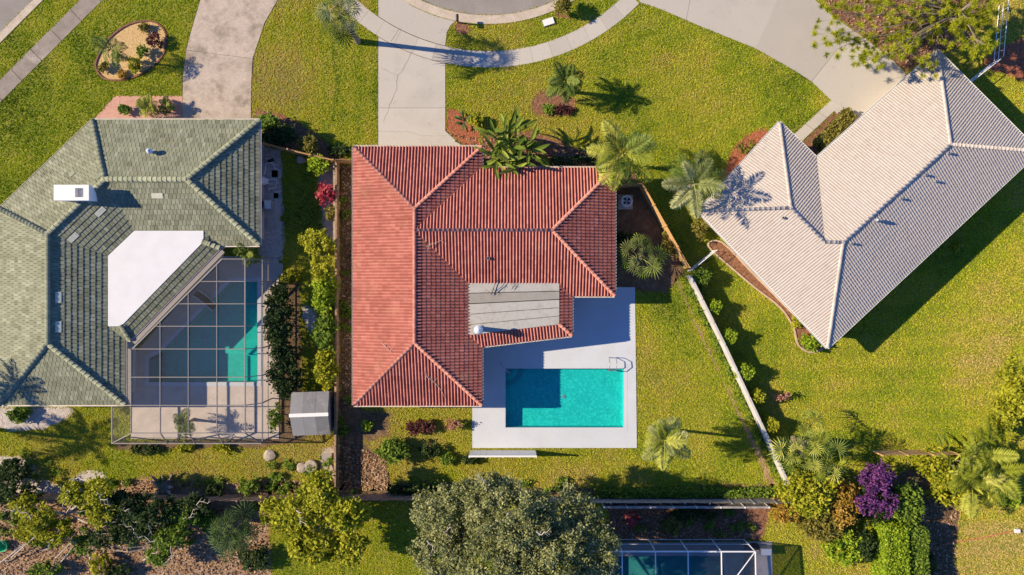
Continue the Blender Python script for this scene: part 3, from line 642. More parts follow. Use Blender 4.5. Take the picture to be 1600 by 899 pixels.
for px, py, pl in ((246, 306, gs), (157, 331, gse), (115, 371, gse), (91.5, 465, geb), (91.5, 511, geb), (113, 272, gnw), (155, 275, gnw), (147, 287, gnw)):
    z = pz(pl, px, py); p = W(px, py, z); u = Vector((pl.dir.x, pl.dir.y, 0)); v = Vector((pl.n.x, pl.n.y, KP)).normalized(); nn = u.cross(v)
    if nn.z < 0: u = -u; nn = -nn
    mb = MB(); big = (px, py) in ((246, 306), (157, 331), (115, 371), (91.5, 465), (91.5, 511))
    mb.box(p + nn * .045, (.85 if big else .5, .40 if big else .36, .03), rot=Matrix((u, v, nn)).transposed()); mb.build('replacement_tile', MT['palepatch'] if big else MT['greencap'], grh)
ct = 5.25; c_ = W(115, 302, ct); ch = MB()
ch.box((c_.x, c_.y, 4.4), (2.35, 1.0, 1.55)); cho = ch.build('chimney', MT['white'], grh)
mb = MB(); X0, X1, Y0, Y1 = c_.x - 1.3, c_.x + 1.3, c_.y - .58, c_.y + .58; hx0, hx1, hy0, hy1 = c_.x + .28, c_.x + .9, c_.y - .34, c_.y + .34
for q in (((X0 + hx0) / 2, c_.y, hx0 - X0, Y1 - Y0), ((X1 + hx1) / 2, c_.y, X1 - hx1, Y1 - Y0), ((hx0 + hx1) / 2, (Y1 + hy1) / 2, hx1 - hx0 - .004, Y1 - hy1), ((hx0 + hx1) / 2, (Y0 + hy0) / 2, hx1 - hx0 - .004, hy0 - Y0)):
    mb.box((q[0], q[1], 5.35), (q[2], q[3], .36))
mb.build('chimney_cap', MT['white'], cho)
pipe_vent(238, 238, pz(gn, 238, 238), .13, .35, grh, MT['bluemetal'], True)

# --- cream roofed house
ins = (1380, 300)
wsw = Epl((1293, 543), (1092, 330), ins); wnw2 = Epl((1092, 330), (1218, 192), (1240, 330)); wne2 = Epl((1218, 192), (1276, 248), (1240, 330))
wnw = Epl((1276, 248), (1465, 80), ins); wse = Epl((1293, 543), (1600, 257), ins); wne = Epl((1465, 80), (1600, 215), ins)
T1 = V3(wsw, wne2, wnw2); T2 = V3(wne2, wsw, wnw); T3 = V3(wnw, wse, wsw); T4 = V3(wnw, wse, wne)
q1, q2, q3, q4, q5, q6 = V2(wsw, wse), V2(wsw, wnw2), V2(wnw2, wne2), V2(wne2, wnw), V2(wnw, wne), V2(wne, wse)
ft = q1 + (q2 - q1).normalized() * (T2 - q1).dot((q2 - q1).normalized()); ft.z = ZE
faces = [([q1, T3, T2, ft], wsw), ([ft, T2, T1, q2], wsw), ([q2, T1, q3], wnw2), ([q3, T1, T2, q4], wne2), ([q4, T2, T3, T4, q5], wnw), ([q5, T4, q6], wne), ([q6, T4, T3, q1], wse)]
hips = [(q1, T3), (q2, T1), (q3, T1), (T1, T2), (T2, T3), (T3, T4), (q5, T4), (q6, T4)]
eav = [(q1, q2), (q2, q3), (q3, q4), (q4, q5), (q5, q6), (q6, q1)]
eav = [(b_, a_) for a_, b_ in eav]
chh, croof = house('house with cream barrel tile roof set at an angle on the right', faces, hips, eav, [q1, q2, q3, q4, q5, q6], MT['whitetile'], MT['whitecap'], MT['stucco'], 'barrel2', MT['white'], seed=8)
for px, py in ((1480, 240), (1444, 274), (1460, 284), (1406, 311), (1366, 345), (1329, 381)): pipe_vent(px, py, pz(wse, px, py), .09, .3, chh, MT['metal'], px == 1366)
pipe_vent(1222, 341, pz(wsw, 1222, 341), .1, .3, chh, MT['metal'], False)

# ------------------------------------------------------------------ insect screen cages
unit = MB().box((0, 0, 0), (1, 1, 1))
def beam_mesh(m): return meshd('beam', unit.v, unit.f, m)
def beam(a_, b_, w, h, me, parent, name='beam'):
    d = b_ - a_; L = d.length; x = d.normalized(); y = (Vector((0, 0, 1)).cross(x) if abs(x.z) < .95 else Vector((0, 1, 0)).cross(x)).normalized(); z = x.cross(y); p = (a_ + b_) / 2
    o = link(name, me, parent)
    o.matrix_basis = Matrix(((x.x * L, y.x * w, z.x * h, p.x), (x.y * L, y.y * w, z.y * h, p.y), (x.z * L, y.z * w, z.z * h, p.z), (0, 0, 0, 1)))
    return o
def panel(poly, m, parent):
    c = sum(poly, Vector()) / len(poly); me = meshd('screen_panel', poly, [tuple(range(len(poly)))], m); return link('screen_panel', me, parent)
cage = thing('screen_enclosure', 'aluminium insect screen cage over the green angular pool beside the green roof', 'pool cage')
bme = beam_mesh(MT['alum']); ZT, ZC = 3.5, 2.4
xs = [205, 250.5, 294.5, 339, 383]; ys = [405, 440, 475, 510, 545.5, 589.5, 633.5, 677]
da, db = W(347, 405, ZT), W(207, 545.5, ZT); dn = Vector((-(db - da).y, (db - da).x, 0)).normalized()
if (W(380, 600, ZT) - da).dot(dn) < 0: dn = -dn
for i in range(len(xs) - 1):
    for j in range(len(ys) - 1):
        q = [W(xs[i], ys[j + 1], ZT), W(xs[i + 1], ys[j + 1], ZT), W(xs[i + 1], ys[j], ZT), W(xs[i], ys[j], ZT)]
        q = clip_half(q, da, dn)
        if len(q) > 2: panel(q, MT['screen'], cage)
def cut(a_, b_):
    s, e = (a_ - da).dot(dn), (b_ - da).dot(dn)
    if s < -.01 and e < -.01: return None
    if s < 0: a_ = a_.lerp(b_, s / (s - e))
    elif e < 0: b_ = b_.lerp(a_, e / (e - s))
    return (a_, b_) if (b_ - a_).length > .1 else None
for i, x in enumerate(xs):
    c = cut(W(x, ys[0], ZT), W(x, ys[-1], ZT))
    if c: beam(*c, .075 if x == 383 else .045, .12, bme, cage)
for y in ys:
    c = cut(W(xs[0], y, ZT), W(xs[-1], y, ZT))
    if c: beam(*c, .055, .12, bme, cage)
beam(da, db, .1, .14, bme, cage)
# sloping sides: east, south, west
xe, ye, xw = W(410, 500, ZC).x, W(300, 693, ZC).y, W(175, 660, ZC).x
xt, yt, xwt = W(383, 500, ZT).x, W(300, 677, ZT).y, W(205, 600, ZT).x
yl = [W(300, y, ZT).y for y in ys]
for j in range(len(yl)):
    y0 = yl[j] if j < len(yl) - 1 else yl[j]
    yy = y0 if j < len(yl) - 1 else ye
    beam(Vector((xt, y0, ZT)), Vector((xe, yy, ZC)), .055, .09, bme, cage); beam(Vector((xe, yy, ZC)), Vector((xe, yy, 0)), .06, .09, bme, cage, 'post')
    if j:
        yp = yl[j - 1]
        panel([Vector((xt, yp, ZT)), Vector((xt, y0, ZT)), Vector((xe, yy, ZC)), Vector((xe, yp, ZC))], MT['screen'], cage)
        panel([Vector((xe, yp, ZC)), Vector((xe, yy, ZC)), Vector((xe, yy, .05)), Vector((xe, yp, .05))], MT['screen'], cage)
beam(Vector((xe, yl[0], ZC)), Vector((xe, ye, ZC)), .08, .1, bme, cage); beam(Vector((xe, yl[0], 1.1)), Vector((xe, ye, 1.1)), .05, .06, bme, cage)
xl = [W(x, 600, ZT).x for x in xs]
for i in range(len(xl)):
    xx = xl[i] if i not in (0, len(xl) - 1) else (xw if i == 0 else xe)
    beam(Vector((xl[i], yt, ZT)), Vector((xx, ye, ZC)), .055, .09, bme, cage); beam(Vector((xx, ye, ZC)), Vector((xx, ye, 0)), .06, .09, bme, cage, 'post')
    if i:
        xp = xw if i == 1 else xl[i - 1]
        panel([Vector((xl[i - 1], yt, ZT)), Vector((xp, ye, ZC)), Vector((xx, ye, ZC)), Vector((xl[i], yt, ZT))], MT['screen'], cage)
        panel([Vector((xp, ye, ZC)), Vector((xp, ye, .05)), Vector((xx, ye, .05)), Vector((xx, ye, ZC))], MT['screen'], cage)
beam(Vector((xw, ye, ZC)), Vector((xe, ye, ZC)), .08, .1, bme, cage)
yw0 = W(175, 634, ZC).y
beam(Vector((xwt, yl[6], ZT)), Vector((xw, yw0, ZC)), .055, .09, bme, cage); beam(Vector((xw, yw0, ZC)), Vector((xw, ye, ZC)), .08, .1, bme, cage); beam(Vector((xw, yw0, ZC)), Vector((xw, yw0, 0)), .06, .09, bme, cage, 'post')
panel([Vector((xwt, yl[6], ZT)), Vector((xw, yw0, ZC)), Vector((xw, ye, ZC)), Vector((xwt, yt, ZT))], MT['screen'], cage)
panel([Vector((xw, yw0, ZC)), Vector((xw, yw0, .05)), Vector((xw, ye, .05)), Vector((xw, ye, ZC))], MT['screen'], cage)
# riser against the house eave, panels in between
ea, eb = o1 + Vector((.12, -.12, -.05)), o2 + Vector((.12, -.12, -.05))
mb = MB(); ins_ = Vector((.25, -.25, 0)); mb.add([ea, eb, eb + ins_, ea + ins_, ea + Vector((0, 0, -.18)), eb + Vector((0, 0, -.18)), eb + ins_ + Vector((0, 0, -.18)), ea + ins_ + Vector((0, 0, -.18))], [(0, 1, 2, 3), (3, 2, 6, 7), (1, 0, 4, 5)])
mb.build('gutter_beam', MT['alum'], cage)
panel([da, db, eb + ins_, ea + ins_], MT['screen'], cage)
ew0, ew1 = W(199, 545, 2.75), W(199, 633, 2.75)
panel([db, Vector((xwt, yl[6], ZT)), ew1, ew0], MT['screen'], cage)
mb = MB(); mb.box(((ew0.x + .12), (ew0.y + ew1.y) / 2, 2.72), (.26, abs(ew0.y - ew1.y), .1)); mb.build('gutter_beam', MT['alum'], cage)

cage2 = thing('screen_enclosure', 'white framed insect screen cage over the dark blue pool at the bottom edge', 'pool cage')
wme = beam_mesh(MT['whitealum']); Z2 = 2.65
yb = W(1000, 843, 0).y; xt2 = [W(x, 862, Z2).x for x in (922, 972, 1024, 1075, 1127, 1180)]; ytop = W(1000, 862, Z2).y; yend = ytop - 5
for i, x in enumerate(xt2):
    beam(Vector((x, ytop, Z2)), Vector((x, yend, Z2 + .25)), .07, .12, wme, cage2); beam(Vector((x, ytop, Z2)), Vector((x, yb, 0)), .06, .08, wme, cage2, 'post')
    if i:
        xp = xt2[i - 1]; panel([Vector((xp, ytop, Z2)), Vector((x, ytop, Z2)), Vector((x, yend, Z2 + .25)), Vector((xp, yend, Z2 + .25))], MT['screen2'], cage2)
        panel([Vector((xp, yb, .05)), Vector((x, yb, .05)), Vector((x, ytop, Z2)), Vector((xp, ytop, Z2))], MT['screen2'], cage2)
beam(Vector((xt2[0], ytop, Z2)), Vector((xt2[-1], ytop, Z2)), .08, .12, wme, cage2); beam(Vector((xt2[0], (yb + ytop) / 2, 1.1)), Vector((xt2[-1], (yb + ytop) / 2, 1.1)), .04, .06, wme, cage2); beam(Vector((xt2[0], yb, .06)), Vector((xt2[-1], yb, .06)), .05, .06, wme, cage2)
beam(Vector((xt2[-1], ytop, Z2)), Vector((xt2[-2] + .3, yend + 2, Z2 + .2)), .05, .07, wme, cage2, 'brace')
panel([Vector((xt2[-1], yb, .05)), Vector((xt2[-1], yend, .05)), Vector((xt2[-1], yend, Z2)), Vector((xt2[-1], ytop, Z2))], MT['screen2'], cage2)

# ------------------------------------------------------------------ fences
def fence(name, label, pts, h, m, plen=1.9, cat='fence', wide=.14, pm=None, top=False):
    P = WP(pts); t_ = thing(name, label, cat, P[0]); o = P[0]
    post = meshd('post', MB().box((0, 0, (h + .06) / 2), (.11, .11, h + .06)).v, MB().box((0, 0, 0), (1, 1, 1)).f, pm or m)
    for a_, b_ in zip(P, P[1:]):
        L = (b_ - a_).length; n = max(1, round(L / plen)); d = (b_ - a_) / n; ang = math.atan2(d.y, d.x); l = d.length
        k = max(2, int(l / wide)); mb = MB()
        for i in range(k): mb.box(((i + .5) * l / k, .02 + rnd.uniform(-.004, .004), h / 2 + rnd.uniform(-.02, .02)), (l / k - .008, .022, h - .06))
        for z in (.3, h - .3): mb.box((l / 2, -.02, z), (l, .05, .09))
        if top: mb.box((l / 2, .01, h - .005), (l, .16, .05))
        me = meshd('picket_panel', mb.v, mb.f, m)
        for i in range(n):
            q = link('picket_panel', me, t_); q.location = a_ + d * i - o; q.rotation_euler = (0, 0, ang)
            q2 = link('post', post, t_); q2.location = a_ + d * i - o; q2.rotation_euler = (0, 0, ang)
    q2 = link('post', post, t_); q2.location = P[-1] - o
    return t_
fence('wooden_fence', 'honey coloured wooden fence slanting down from the red roof towards the white fence', [(953, 294), (998, 292), (1069, 419)], 1.8, MT['tanwood'])
fence('white_fence', 'long white fence slanting down beside the clipped square bushes', [(1072, 432), (1124, 537), (1196, 692), (1231, 771)], 1.5, MT['vinyl'], 2.2, top=True)
fence('wooden_fence', 'low brown wooden fence between the red roofed house and the grey shed', [(530, 258), (530, 500), (528, 770)], 1.1, MT['brownwood'], top=True)
fence('wooden_fence', 'thin tan wooden fence running from the green roof to the red roof', [(418, 229), (460, 240), (529, 256), (566, 256)], 1.8, MT['tanwood'])
fence('wooden_fence', 'brown wooden fence along the bottom behind the left yards', [(-25, 770), (200, 771), (420, 773), (640, 772), (760, 774)], 1.8, MT['brownwood'])
fence('wooden_fence', 'weathered grey wooden fence behind the lawn between oak tree and white fence', [(820, 776), (950, 777), (1100, 777), (1236, 777)], 1.65, MT['greywood'])
fence('white_fence', 'narrow white topped fence just behind the weathered grey fence', [(940, 783), (1080, 783), (1190, 783)], 1.7, MT['greywood'], pm=MT['white'], top=True)
fence('wooden_fence', 'short tan wooden fence above the purple bougainvillea', [(1362, 704), (1478, 703)], 1.7, MT['tanwood'])
def gate(name, label, a_, b_, h=1.2):
    A_, B_ = W(*a_), W(*b_); t_ = thing(name, label, 'gate', A_); d = B_ - A_
    mb = MB(); mb.tube([(0, 0, .1), (0, 0, h), d + Vector((0, 0, h)), d + Vector((0, 0, .1)), (0, 0, .1)], .03, 6); mb.build('gate_frame', MT['whitealum'], t_)
    mb = MB(); mb.tube([(0, 0, .6), d + Vector((0, 0, .6))], .025, 6); mb.build('rail', MT['whitealum'], t_)
    for i in range(1, 8):
        mb = MB(); p = d * (i / 8); mb.tube([p + Vector((0, 0, .1)), p + Vector((0, 0, h))], .012, 5); mb.build('bar', MT['whitealum'], t_)
gate('metal_gate', 'thin white metal gate between the white fence and the cream roof', (1074, 424), (1114, 392))
gate('metal_gate', 'white metal fence run below the pine by the cream roof corner', (1494, 142), (1548, 100))
gate('metal_gate', 'upright white metal fence run in the upper right corner', (1552, 96), (1560, 10))

# ------------------------------------------------------------------ vegetation
def leaf_quads(C, size, rg, up=.5, long=1.6, dirs=None):
    n = len(C); nr = rg.normal(size=(n, 3)); nr[:, 2] = np.abs(nr[:, 2]) + up; nr /= np.linalg.norm(nr, axis=1)[:, None]
    a_ = rg.normal(size=(n, 3)) if dirs is None else dirs + rg.normal(size=(n, 3)) * .5
    a_ -= nr * (a_ * nr).sum(1)[:, None]; a_ /= np.linalg.norm(a_, axis=1)[:, None] + 1e-9; b_ = np.cross(nr, a_)
    s = (size * rg.uniform(.6, 1.3, n))[:, None]
    v = np.stack([C - a_ * s * long / 2, C + b_ * s * .5 - nr * s * .12, C + a_ * s * long / 2, C - b_ * s * .5 - nr * s * .12], 1).reshape(-1, 3)
    return v, np.arange(n * 4).reshape(-1, 4)
def cloud(blobs, rg, clump=.45, per=60):
    """points in clumps through ellipsoids: (x,y,z,rx,ry,rz,count)"""
    P, T = [], []
    for x, y, z, rx, ry, rz, n in blobs:
        k = max(3, n // per); d = rg.normal(size=(k, 3)); d /= np.linalg.norm(d, axis=1)[:, None]; d[:, 2] = np.where(d[:, 2] < -.35, -d[:, 2], d[:, 2])
        r = rg.uniform(.35, 1, k) ** .6; c = d * r[:, None] * np.array([rx, ry, rz]) + np.array([x, y, z])
        cr = clump * rg.uniform(.55, 1.3, k); ct_ = np.clip(rg.normal(.5, .16, k), .1, .9)
        i = rg.integers(0, k, n); q = rg.normal(size=(n, 3)) * .5; q[:, 2] *= .7
        P.append(c[i] + q * cr[i][:, None]); T.append(np.clip(ct_[i] + rg.normal(0, .16, n), 0, 1))
    return np.concatenate(P), np.concatenate(T)
def branches(mb, base, tips, r0, rg, levels=1):
    for t_ in tips:
        m_ = base.lerp(t_, .5) + Vector((rg.uniform(-.3, .3), rg.uniform(-.3, .3), (t_ - base).length * .12))
        mb.tube([base, base.lerp(m_, .5), m_, m_.lerp(t_, .5), t_], [r0, r0 * .8, r0 * .55, r0 * .35, r0 * .12], 5)
def tree(name, label, cat, base_px, h, blobs_px, m, size, barkm, r0=.16, group=None, clump=.5, per=60, seed=1, up=.5, long=1.6, crown='crown', bare=0, lean=None):
    """blobs_px: (px,py,z,rx,ry,rz,count) seen in the photograph at height z"""
    rg = np.random.default_rng(seed); b = W(*base_px); t_ = thing(name, label, cat, b, group)
    bl = [(*(W(x, y, z) - b).to_2d(), z, rx, ry, rz, n) for x, y, z, rx, ry, rz, n in blobs_px]
    C, T = cloud(bl, rg, clump, per); C[:, 2] = np.maximum(C[:, 2], .06)
    v, f = leaf_quads(C, size, rg, up, long); link(crown, meshd(crown, v, f, m, tint=T), t_)
    mb = MB(); fork = Vector((0, 0, max(.15, h * .35))); r_ = random.Random(seed)
    mb.tube([(0, 0, -.05), fork * .5 + Vector((r_.uniform(-.08, .08), r_.uniform(-.08, .08), 0)), fork], [r0 * 1.3, r0, r0 * .9], 7)
    for q in bl:
        c = Vector(q[:3]); tips = [c + Vector((r_.uniform(-.7, .7) * q[3], r_.uniform(-.7, .7) * q[4], r_.uniform(-.1, .7) * q[5])) for _ in range(3 if h > 2.5 else 2)]
        branches(mb, fork, tips, r0 * .6, r_)
    mb.build('trunk', barkm, t_)
    for i in range(bare):
        q = bl[i % len(bl)]; c = Vector(q[:3]) + Vector((r_.uniform(-.6, .6) * q[3], r_.uniform(-.6, .6) * q[4], q[5] * .8)); mb = MB()
        d = Vector((r_.uniform(-1, 1), r_.uniform(-1, 1), r_.uniform(.0, .3))).normalized(); sd = Vector((-d.y, d.x, .1)); l = r_.uniform(.9, 1.7); pp_ = [c + d * (l * q_ / 5) + sd * (.16 * math.sin(q_ * 1.7 + i)) for q_ in range(6)]
        mb.tube(pp_, [.045, .04, .034, .027, .018, .008], 5)
        for q_ in (1, 2, 3, 4):
            e_ = pp_[q_] + (d * .6 + sd * r_.choice((-1, 1)) * r_.uniform(.4, .9)) * r_.uniform(.35, .6); mb.tube([pp_[q_], pp_[q_].lerp(e_, .5) + Vector((0, 0, .05)), e_], [.02, .014, .006], 4)
        mb.build('bare_branch', MT['palebark'], t_)
    return t_
def shrub(label, px, py, rx, ry, h, m, n, size, seed, name='shrub', cat='shrub', clump=.25, per=30, up=.5, long=1.6, barkm=None, group=None):
    z = h * .5; c = W(px, py, z * 1.2); g = c * 1.0
    k = H / (H - z * 1.2); bp = (px, py); q = W(px, py, z * 1.2); base = (q.x * SC + 800, 449.5 - q.y * SC)
    return tree(name, label, cat, base, h, [(px, py, z * 1.1, rx, ry, h * .45, n)], m, size, barkm or MT['bark'], .05, group, clump, per, seed, up, long, 'foliage')
def hedge(label, pts, h, m, dens, size, seed, name='hedge', round_=.12, taper=.0, cat='hedge', group=None):
    """clipped hedge: leaves on the faces of a prism round a leafy core"""
    rg = np.random.default_rng(seed); P = ccw([Vector((q.x, q.y)) for q in WP(pts)]); c = sum(P, Vector((0, 0))) / len(P); t_ = thing(name, label, cat, (c.x, c.y, 0), group)
    Q = [p - c for p in P]; I = offset_poly(Q, .08); mb = MB(); mb.prism(I, 0.02, h - .1)
    xs_, ys_ = [q.x for q in Q], [q.y for q in Q]; bx = (max(xs_) - min(xs_)) * (max(ys_) - min(ys_))
    n = int(bx * dens); X = np.stack([rg.uniform(min(xs_), max(xs_), n), rg.uniform(min(ys_), max(ys_), n)], 1); X = X[inside(X, Q)]
    lump = vnoise(X[:, 0] + c.x, X[:, 1] + c.y, .5, seed) * .25
    pts_ = [np.column_stack([X, h - .12 + lump + rg.normal(0, .05, len(X))])]; L = 0
    for i in range(len(Q)):
        a_, b_ = Q[i], Q[(i + 1) % len(Q)]; l = (b_ - a_).length; k = int(l * h * dens); u = rg.uniform(0, 1, k); z = rg.uniform(.03, h, k)
        nn = Vector(((b_ - a_).y, -(b_ - a_).x)).normalized(); off = rg.normal(0, .06, k) - np.where(z > h - .25, (z - h + .25) * .8, 0)
        pts_.append(np.column_stack([a_.x + (b_.x - a_.x) * u + nn.x * off, a_.y + (b_.y - a_.y) * u + nn.y * off, z]))
    C = np.concatenate(pts_); v, f = leaf_quads(C, size, rg, .5); link('foliage', meshd('foliage', v, f, m, tint=np.clip(rg.normal(.5, .2, len(C)), 0, 1)), t_)
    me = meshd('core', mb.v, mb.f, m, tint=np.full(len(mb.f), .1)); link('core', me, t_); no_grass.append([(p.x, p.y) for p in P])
    return t_
def inside(X, poly):
    x, y = X[:, 0], X[:, 1]; r = np.zeros(len(X), bool); n = len(poly); j = n - 1
    for i in range(n):
        xi, yi, xj, yj = poly[i][0], poly[i][1], poly[j][0], poly[j][1]
        if yi != yj: r ^= ((yi > y) != (yj > y)) & (x < (xj - xi) * (y - yi) / (yj - yi) + xi)
        j = i
    return r
def vnoise(x, y, s, seed):
    g = np.random.default_rng(seed).uniform(0, 1, (256, 256)); X, Y = x / s + 1000, y / s + 1000; xi, yi = np.floor(X).astype(int), np.floor(Y).astype(int); fx, fy = X - xi, Y - yi
    fx, fy = fx * fx * (3 - 2 * fx), fy * fy * (3 - 2 * fy); a_, b_, c_, d_ = g[xi % 256, yi % 256], g[(xi + 1) % 256, yi % 256], g[xi % 256, (yi + 1) % 256], g[(xi + 1) % 256, (yi + 1) % 256]
    return (a_ * (1 - fx) + b_ * fx) * (1 - fy) + (c_ * (1 - fx) + d_ * fx) * fy

# palm fronds: a few meshes of each kind, shared
def feather(L, droop, n, ll, seed, m):
    r_ = random.Random(seed); mb = MB(); path = []
    for i in range(13):
        t_ = i / 12; path.append(Vector((L * (t_ - .12 * droop * t_ ** 3), 0, L * (.32 * t_ - droop * .62 * t_ ** 2.2))))
    mb.tube(path, [.035 * (1 - .8 * i / 12) for i in range(13)], 3, False)
    for i in range(n):
        t_ = .14 + .86 * (i + .5) / n; k = min(11, int(t_ * 12)); p = path[k].lerp(path[k + 1], t_ * 12 - k); tg = (path[k + 1] - path[k]).normalized()
        l = ll * (math.sin(math.pi * min(1, .18 + t_ * .86)) ** .6) * r_.uniform(.8, 1.15)
        for s in (-1, 1):
            d = (tg * r_.uniform(.35, .75) + Vector((0, s, r_.uniform(-.25, .35)))).normalized(); e = p + d * l + Vector((0, 0, -.22 * l)); mdl = p + d * l * .5 + Vector((0, 0, .03)); w = tg * .027 * (1.4 if L > 2 else 1)
            mb.add([p - w * .6, mdl - w, e, mdl + w], [(0, 1, 2, 3)])
    return meshd('frond', mb.v, mb.f, m)
def fan(L, rad, n, droop, seed, m):
    r_ = random.Random(seed); mb = MB(); top = Vector((L, 0, L * .35)); mb.tube([(0, 0, 0), (L * .5, 0, L * .24), top], [.03, .025, .02], 3, False)
    for i in range(n):
        a_ = R(-125 + 250 * (i + .5) / n); l = rad * r_.uniform(.85, 1.1) * (1 - .18 * abs(a_) / 2.2); d = Vector((math.cos(a_), math.sin(a_), .12 + r_.uniform(-.12, .12))).normalized(); sd = Vector((-math.sin(a_), math.cos(a_), 0)) * rad * .04
        m1_ = top + d * l * .55; e = top + d * l + Vector((0, 0, -droop * l)); mb.add([top, m1_ - sd - Vector((0, 0, .03)), m1_ + Vector((0, 0, .02)), m1_ + sd - Vector((0, 0, .03)), e], [(0, 1, 2), (0, 2, 3), (1, 4, 2), (2, 4, 3)])
    return meshd('frond', mb.v, mb.f, m)
def broad(L, w, droop, seed, m):
    r_ = random.Random(seed); V = []; F = []; n = 8
    for i in range(n + 1):
        t_ = i / n; x = L * (t_ - .1 * droop * t_ ** 2); z = L * (.55 * t_ - droop * .75 * t_ ** 2); ww = w * (0.06 if t_ < .3 else math.sin(math.pi * ((t_ - .28) / .74)) ** .6 * .5 + .01) * r_.uniform(.9, 1.1)
        V += [(x, -ww, z + ww * .35), (x, 0, z), (x, ww, z + ww * .35)]
    for i in range(n): F += [(3 * i, 3 * i + 3, 3 * i + 4, 3 * i + 1), (3 * i + 1, 3 * i + 4, 3 * i + 5, 3 * i + 2)]
    return meshd('leaf', V, F, m)
FR = {}
def fr(kind, m, L=1.0):
    k = (kind, m, L)
    if k not in FR:
        M_ = MT[m]
        FR[k] = [feather(L, d, 48 if L > 1.6 else 28, .36 * L ** .75, i, M_) for i, d in enumerate((.55, .8, 1.05))] if kind == 'feather' else [fan(.60 * L, .62 * L, 20, d, i, M_) for i, d in enumerate((.15, .35, .6))] if kind == 'fan' else [fan(.62 * L, .60 * L, 15, d, i, M_) for i, d in enumerate((.1, .3, .55))] if kind == 'star' else [broad(L, .13 * L, d, i, M_) for i, d in enumerate((.5, .8, 1.1))]
    return FR[k]
def palm(label, px, py, h, kind, m, L, n, seed, trunk_r=.13, name='palm_tree', cat='palm', tilt=(-.15, 1.0), part='frond', dry=0, stems=1, spread=.0, apparent=True, trm='palmtrunk', group=None, alt=None):
    """px, py: the crown's centre as seen; trunk stands straight below it"""
    c = W(px, py, h) if apparent else W(px, py); t_ = thing(name, label, cat, (c.x, c.y, 0), group); r_ = random.Random(seed); ms = fr(kind, m, L); ma_ = fr(kind, alt, L) if alt else ms
    if h > .5:
        for s in range(stems):
            ox, oy = (r_.uniform(-spread, spread) * .45, r_.uniform(-spread, spread) * .45) if stems > 1 else (0, 0); mb = MB(); k = 9
            mb.tube([(ox * (.5 + .5 * i / k), oy * (.5 + .5 * i / k), h * i / k - .05) for i in range(k + 1)], [trunk_r * (1.35 - .5 * min(1, i / 3) + (.10 if i % 2 else 0)) for i in range(k + 1)], 8); mb.build('trunk', MT[trm], t_)
    for i in range(n):
        a_ = i * 2.399963 + r_.uniform(-.5, .5); f_ = i / max(1, n - 1); el = tilt[1] + (tilt[0] - tilt[1]) * f_ + r_.uniform(-.12, .12)
        mm_ = ma_ if r_.random() < .15 + .6 * f_ else ms; o = link(part, mm_[min(2, int(f_ * 3))] if r_.random() < .8 else mm_[r_.randrange(3)], t_); s = r_.uniform(.72, 1.18) * ((.6 + .45 * f_) if kind in ('fan', 'star') else (.85 + .15 * f_))
        sp = spread * r_.random() ** .5; sa = r_.uniform(0, 6.28)
        o.location = (sp * math.cos(sa), sp * math.sin(sa), h + r_.uniform(-.1, .05)); o.rotation_euler = (r_.uniform(-.25, .25), -el + .35, a_); o.scale = (s, s, s)
    for i in range(dry):
        o = link(part, fr(kind, 'dryfr', L)[2], t_); o.location = (0, 0, h - .15); o.rotation_euler = (0, .9, r_.uniform(0, 6.28)); o.scale = (.8,) * 3
    return t_

palm('tall fan palm with straight trunk at the top beside the middle driveway', 531, 20, 6.0, 'star', 'fr_pale', 1.9, 26, 1, .2, alt='fr_green', dry=4, tilt=(-.5, 1.1))
palm('queen palm with long feathery fronds over the corner of the red roof', 974, 240, 4.3, 'feather', 'fr_yel', 3.3, 22, 2, .16, alt='fr_green')
palm('queen palm with arching fronds against the edge of the cream roof', 1084, 288, 4.9, 'feather', 'fr_pale', 3.2, 17, 3, .16, alt='fr_green')
palm('pale fan palm between the red roof and the honey coloured fence', 1004, 402, 2.6, 'star', 'fr_pale', 2.05, 15, 4, .2, tilt=(-.15, .95), spread=.15, alt='fr_green')
palm('single yellow green palm on the lawn right of the pool deck', 1038, 688, 5.0, 'feather', 'fr_yel', 2.4, 30, 5, .13, tilt=(-.5, 1.15), alt='fr_pale')
palm('small palm rising from the round mulch bed on the front lawn', 884, 128, 2.6, 'feather', 'fr_green', 2.2, 20, 6, .12, stems=2, spread=.25)
palm('palm on a slim trunk in the oval gravel bed by the street', 176, 78, 2.5, 'feather', 'fr_green', 1.6, 14, 7, .09, stems=2, spread=.3)
palm('cluster of sabal fan palms at the lower end of the white fence', 1266, 705, 3.0, 'star', 'fr_yel', 2.2, 40, 8, .22, alt='fr_green', spread=1.5, stems=3, tilt=(-.3, 1.1))
palm('dark fan palm behind the brown fence near the bottom', 366, 832, 3.2, 'star', 'fr_dark', 2.2, 28, 9, .2, spread=.5, tilt=(-.3, 1.1))
palm('leafy palm growing under the insect screen by the green pool', 288, 662, 1.7, 'feather', 'fr_green', 1.5, 16, 10, .12, spread=.3)
palm('dark palm shading the lower left lawn from beyond the picture edge', -66, 664, 5.6, 'feather', 'fr_dark', 3.2, 18, 11, .17, apparent=False)
palm('dark palm shading the green roof from beyond the picture edge', -30, 586, 6.0, 'feather', 'fr_dark', 2.6, 16, 12, .16, apparent=False)
palm('giant bird of paradise with broad leaves at the front edge of the red roof', 797, 236, 2.6, 'broad', 'banana', 2.5, 120, 13, .1, 'bird_of_paradise', 'plant', (-.15, 1.2), 'leaf', stems=7, spread=1.6)
palm('spreading clump of arching yellow green fronds at the lower right', 1538, 736, 1.8, 'feather', 'fr_yel', 2.6, 52, 14, .1, 'areca_palm', 'palm', (-.1, 1.2), stems=7, spread=2.1, alt='ban2')
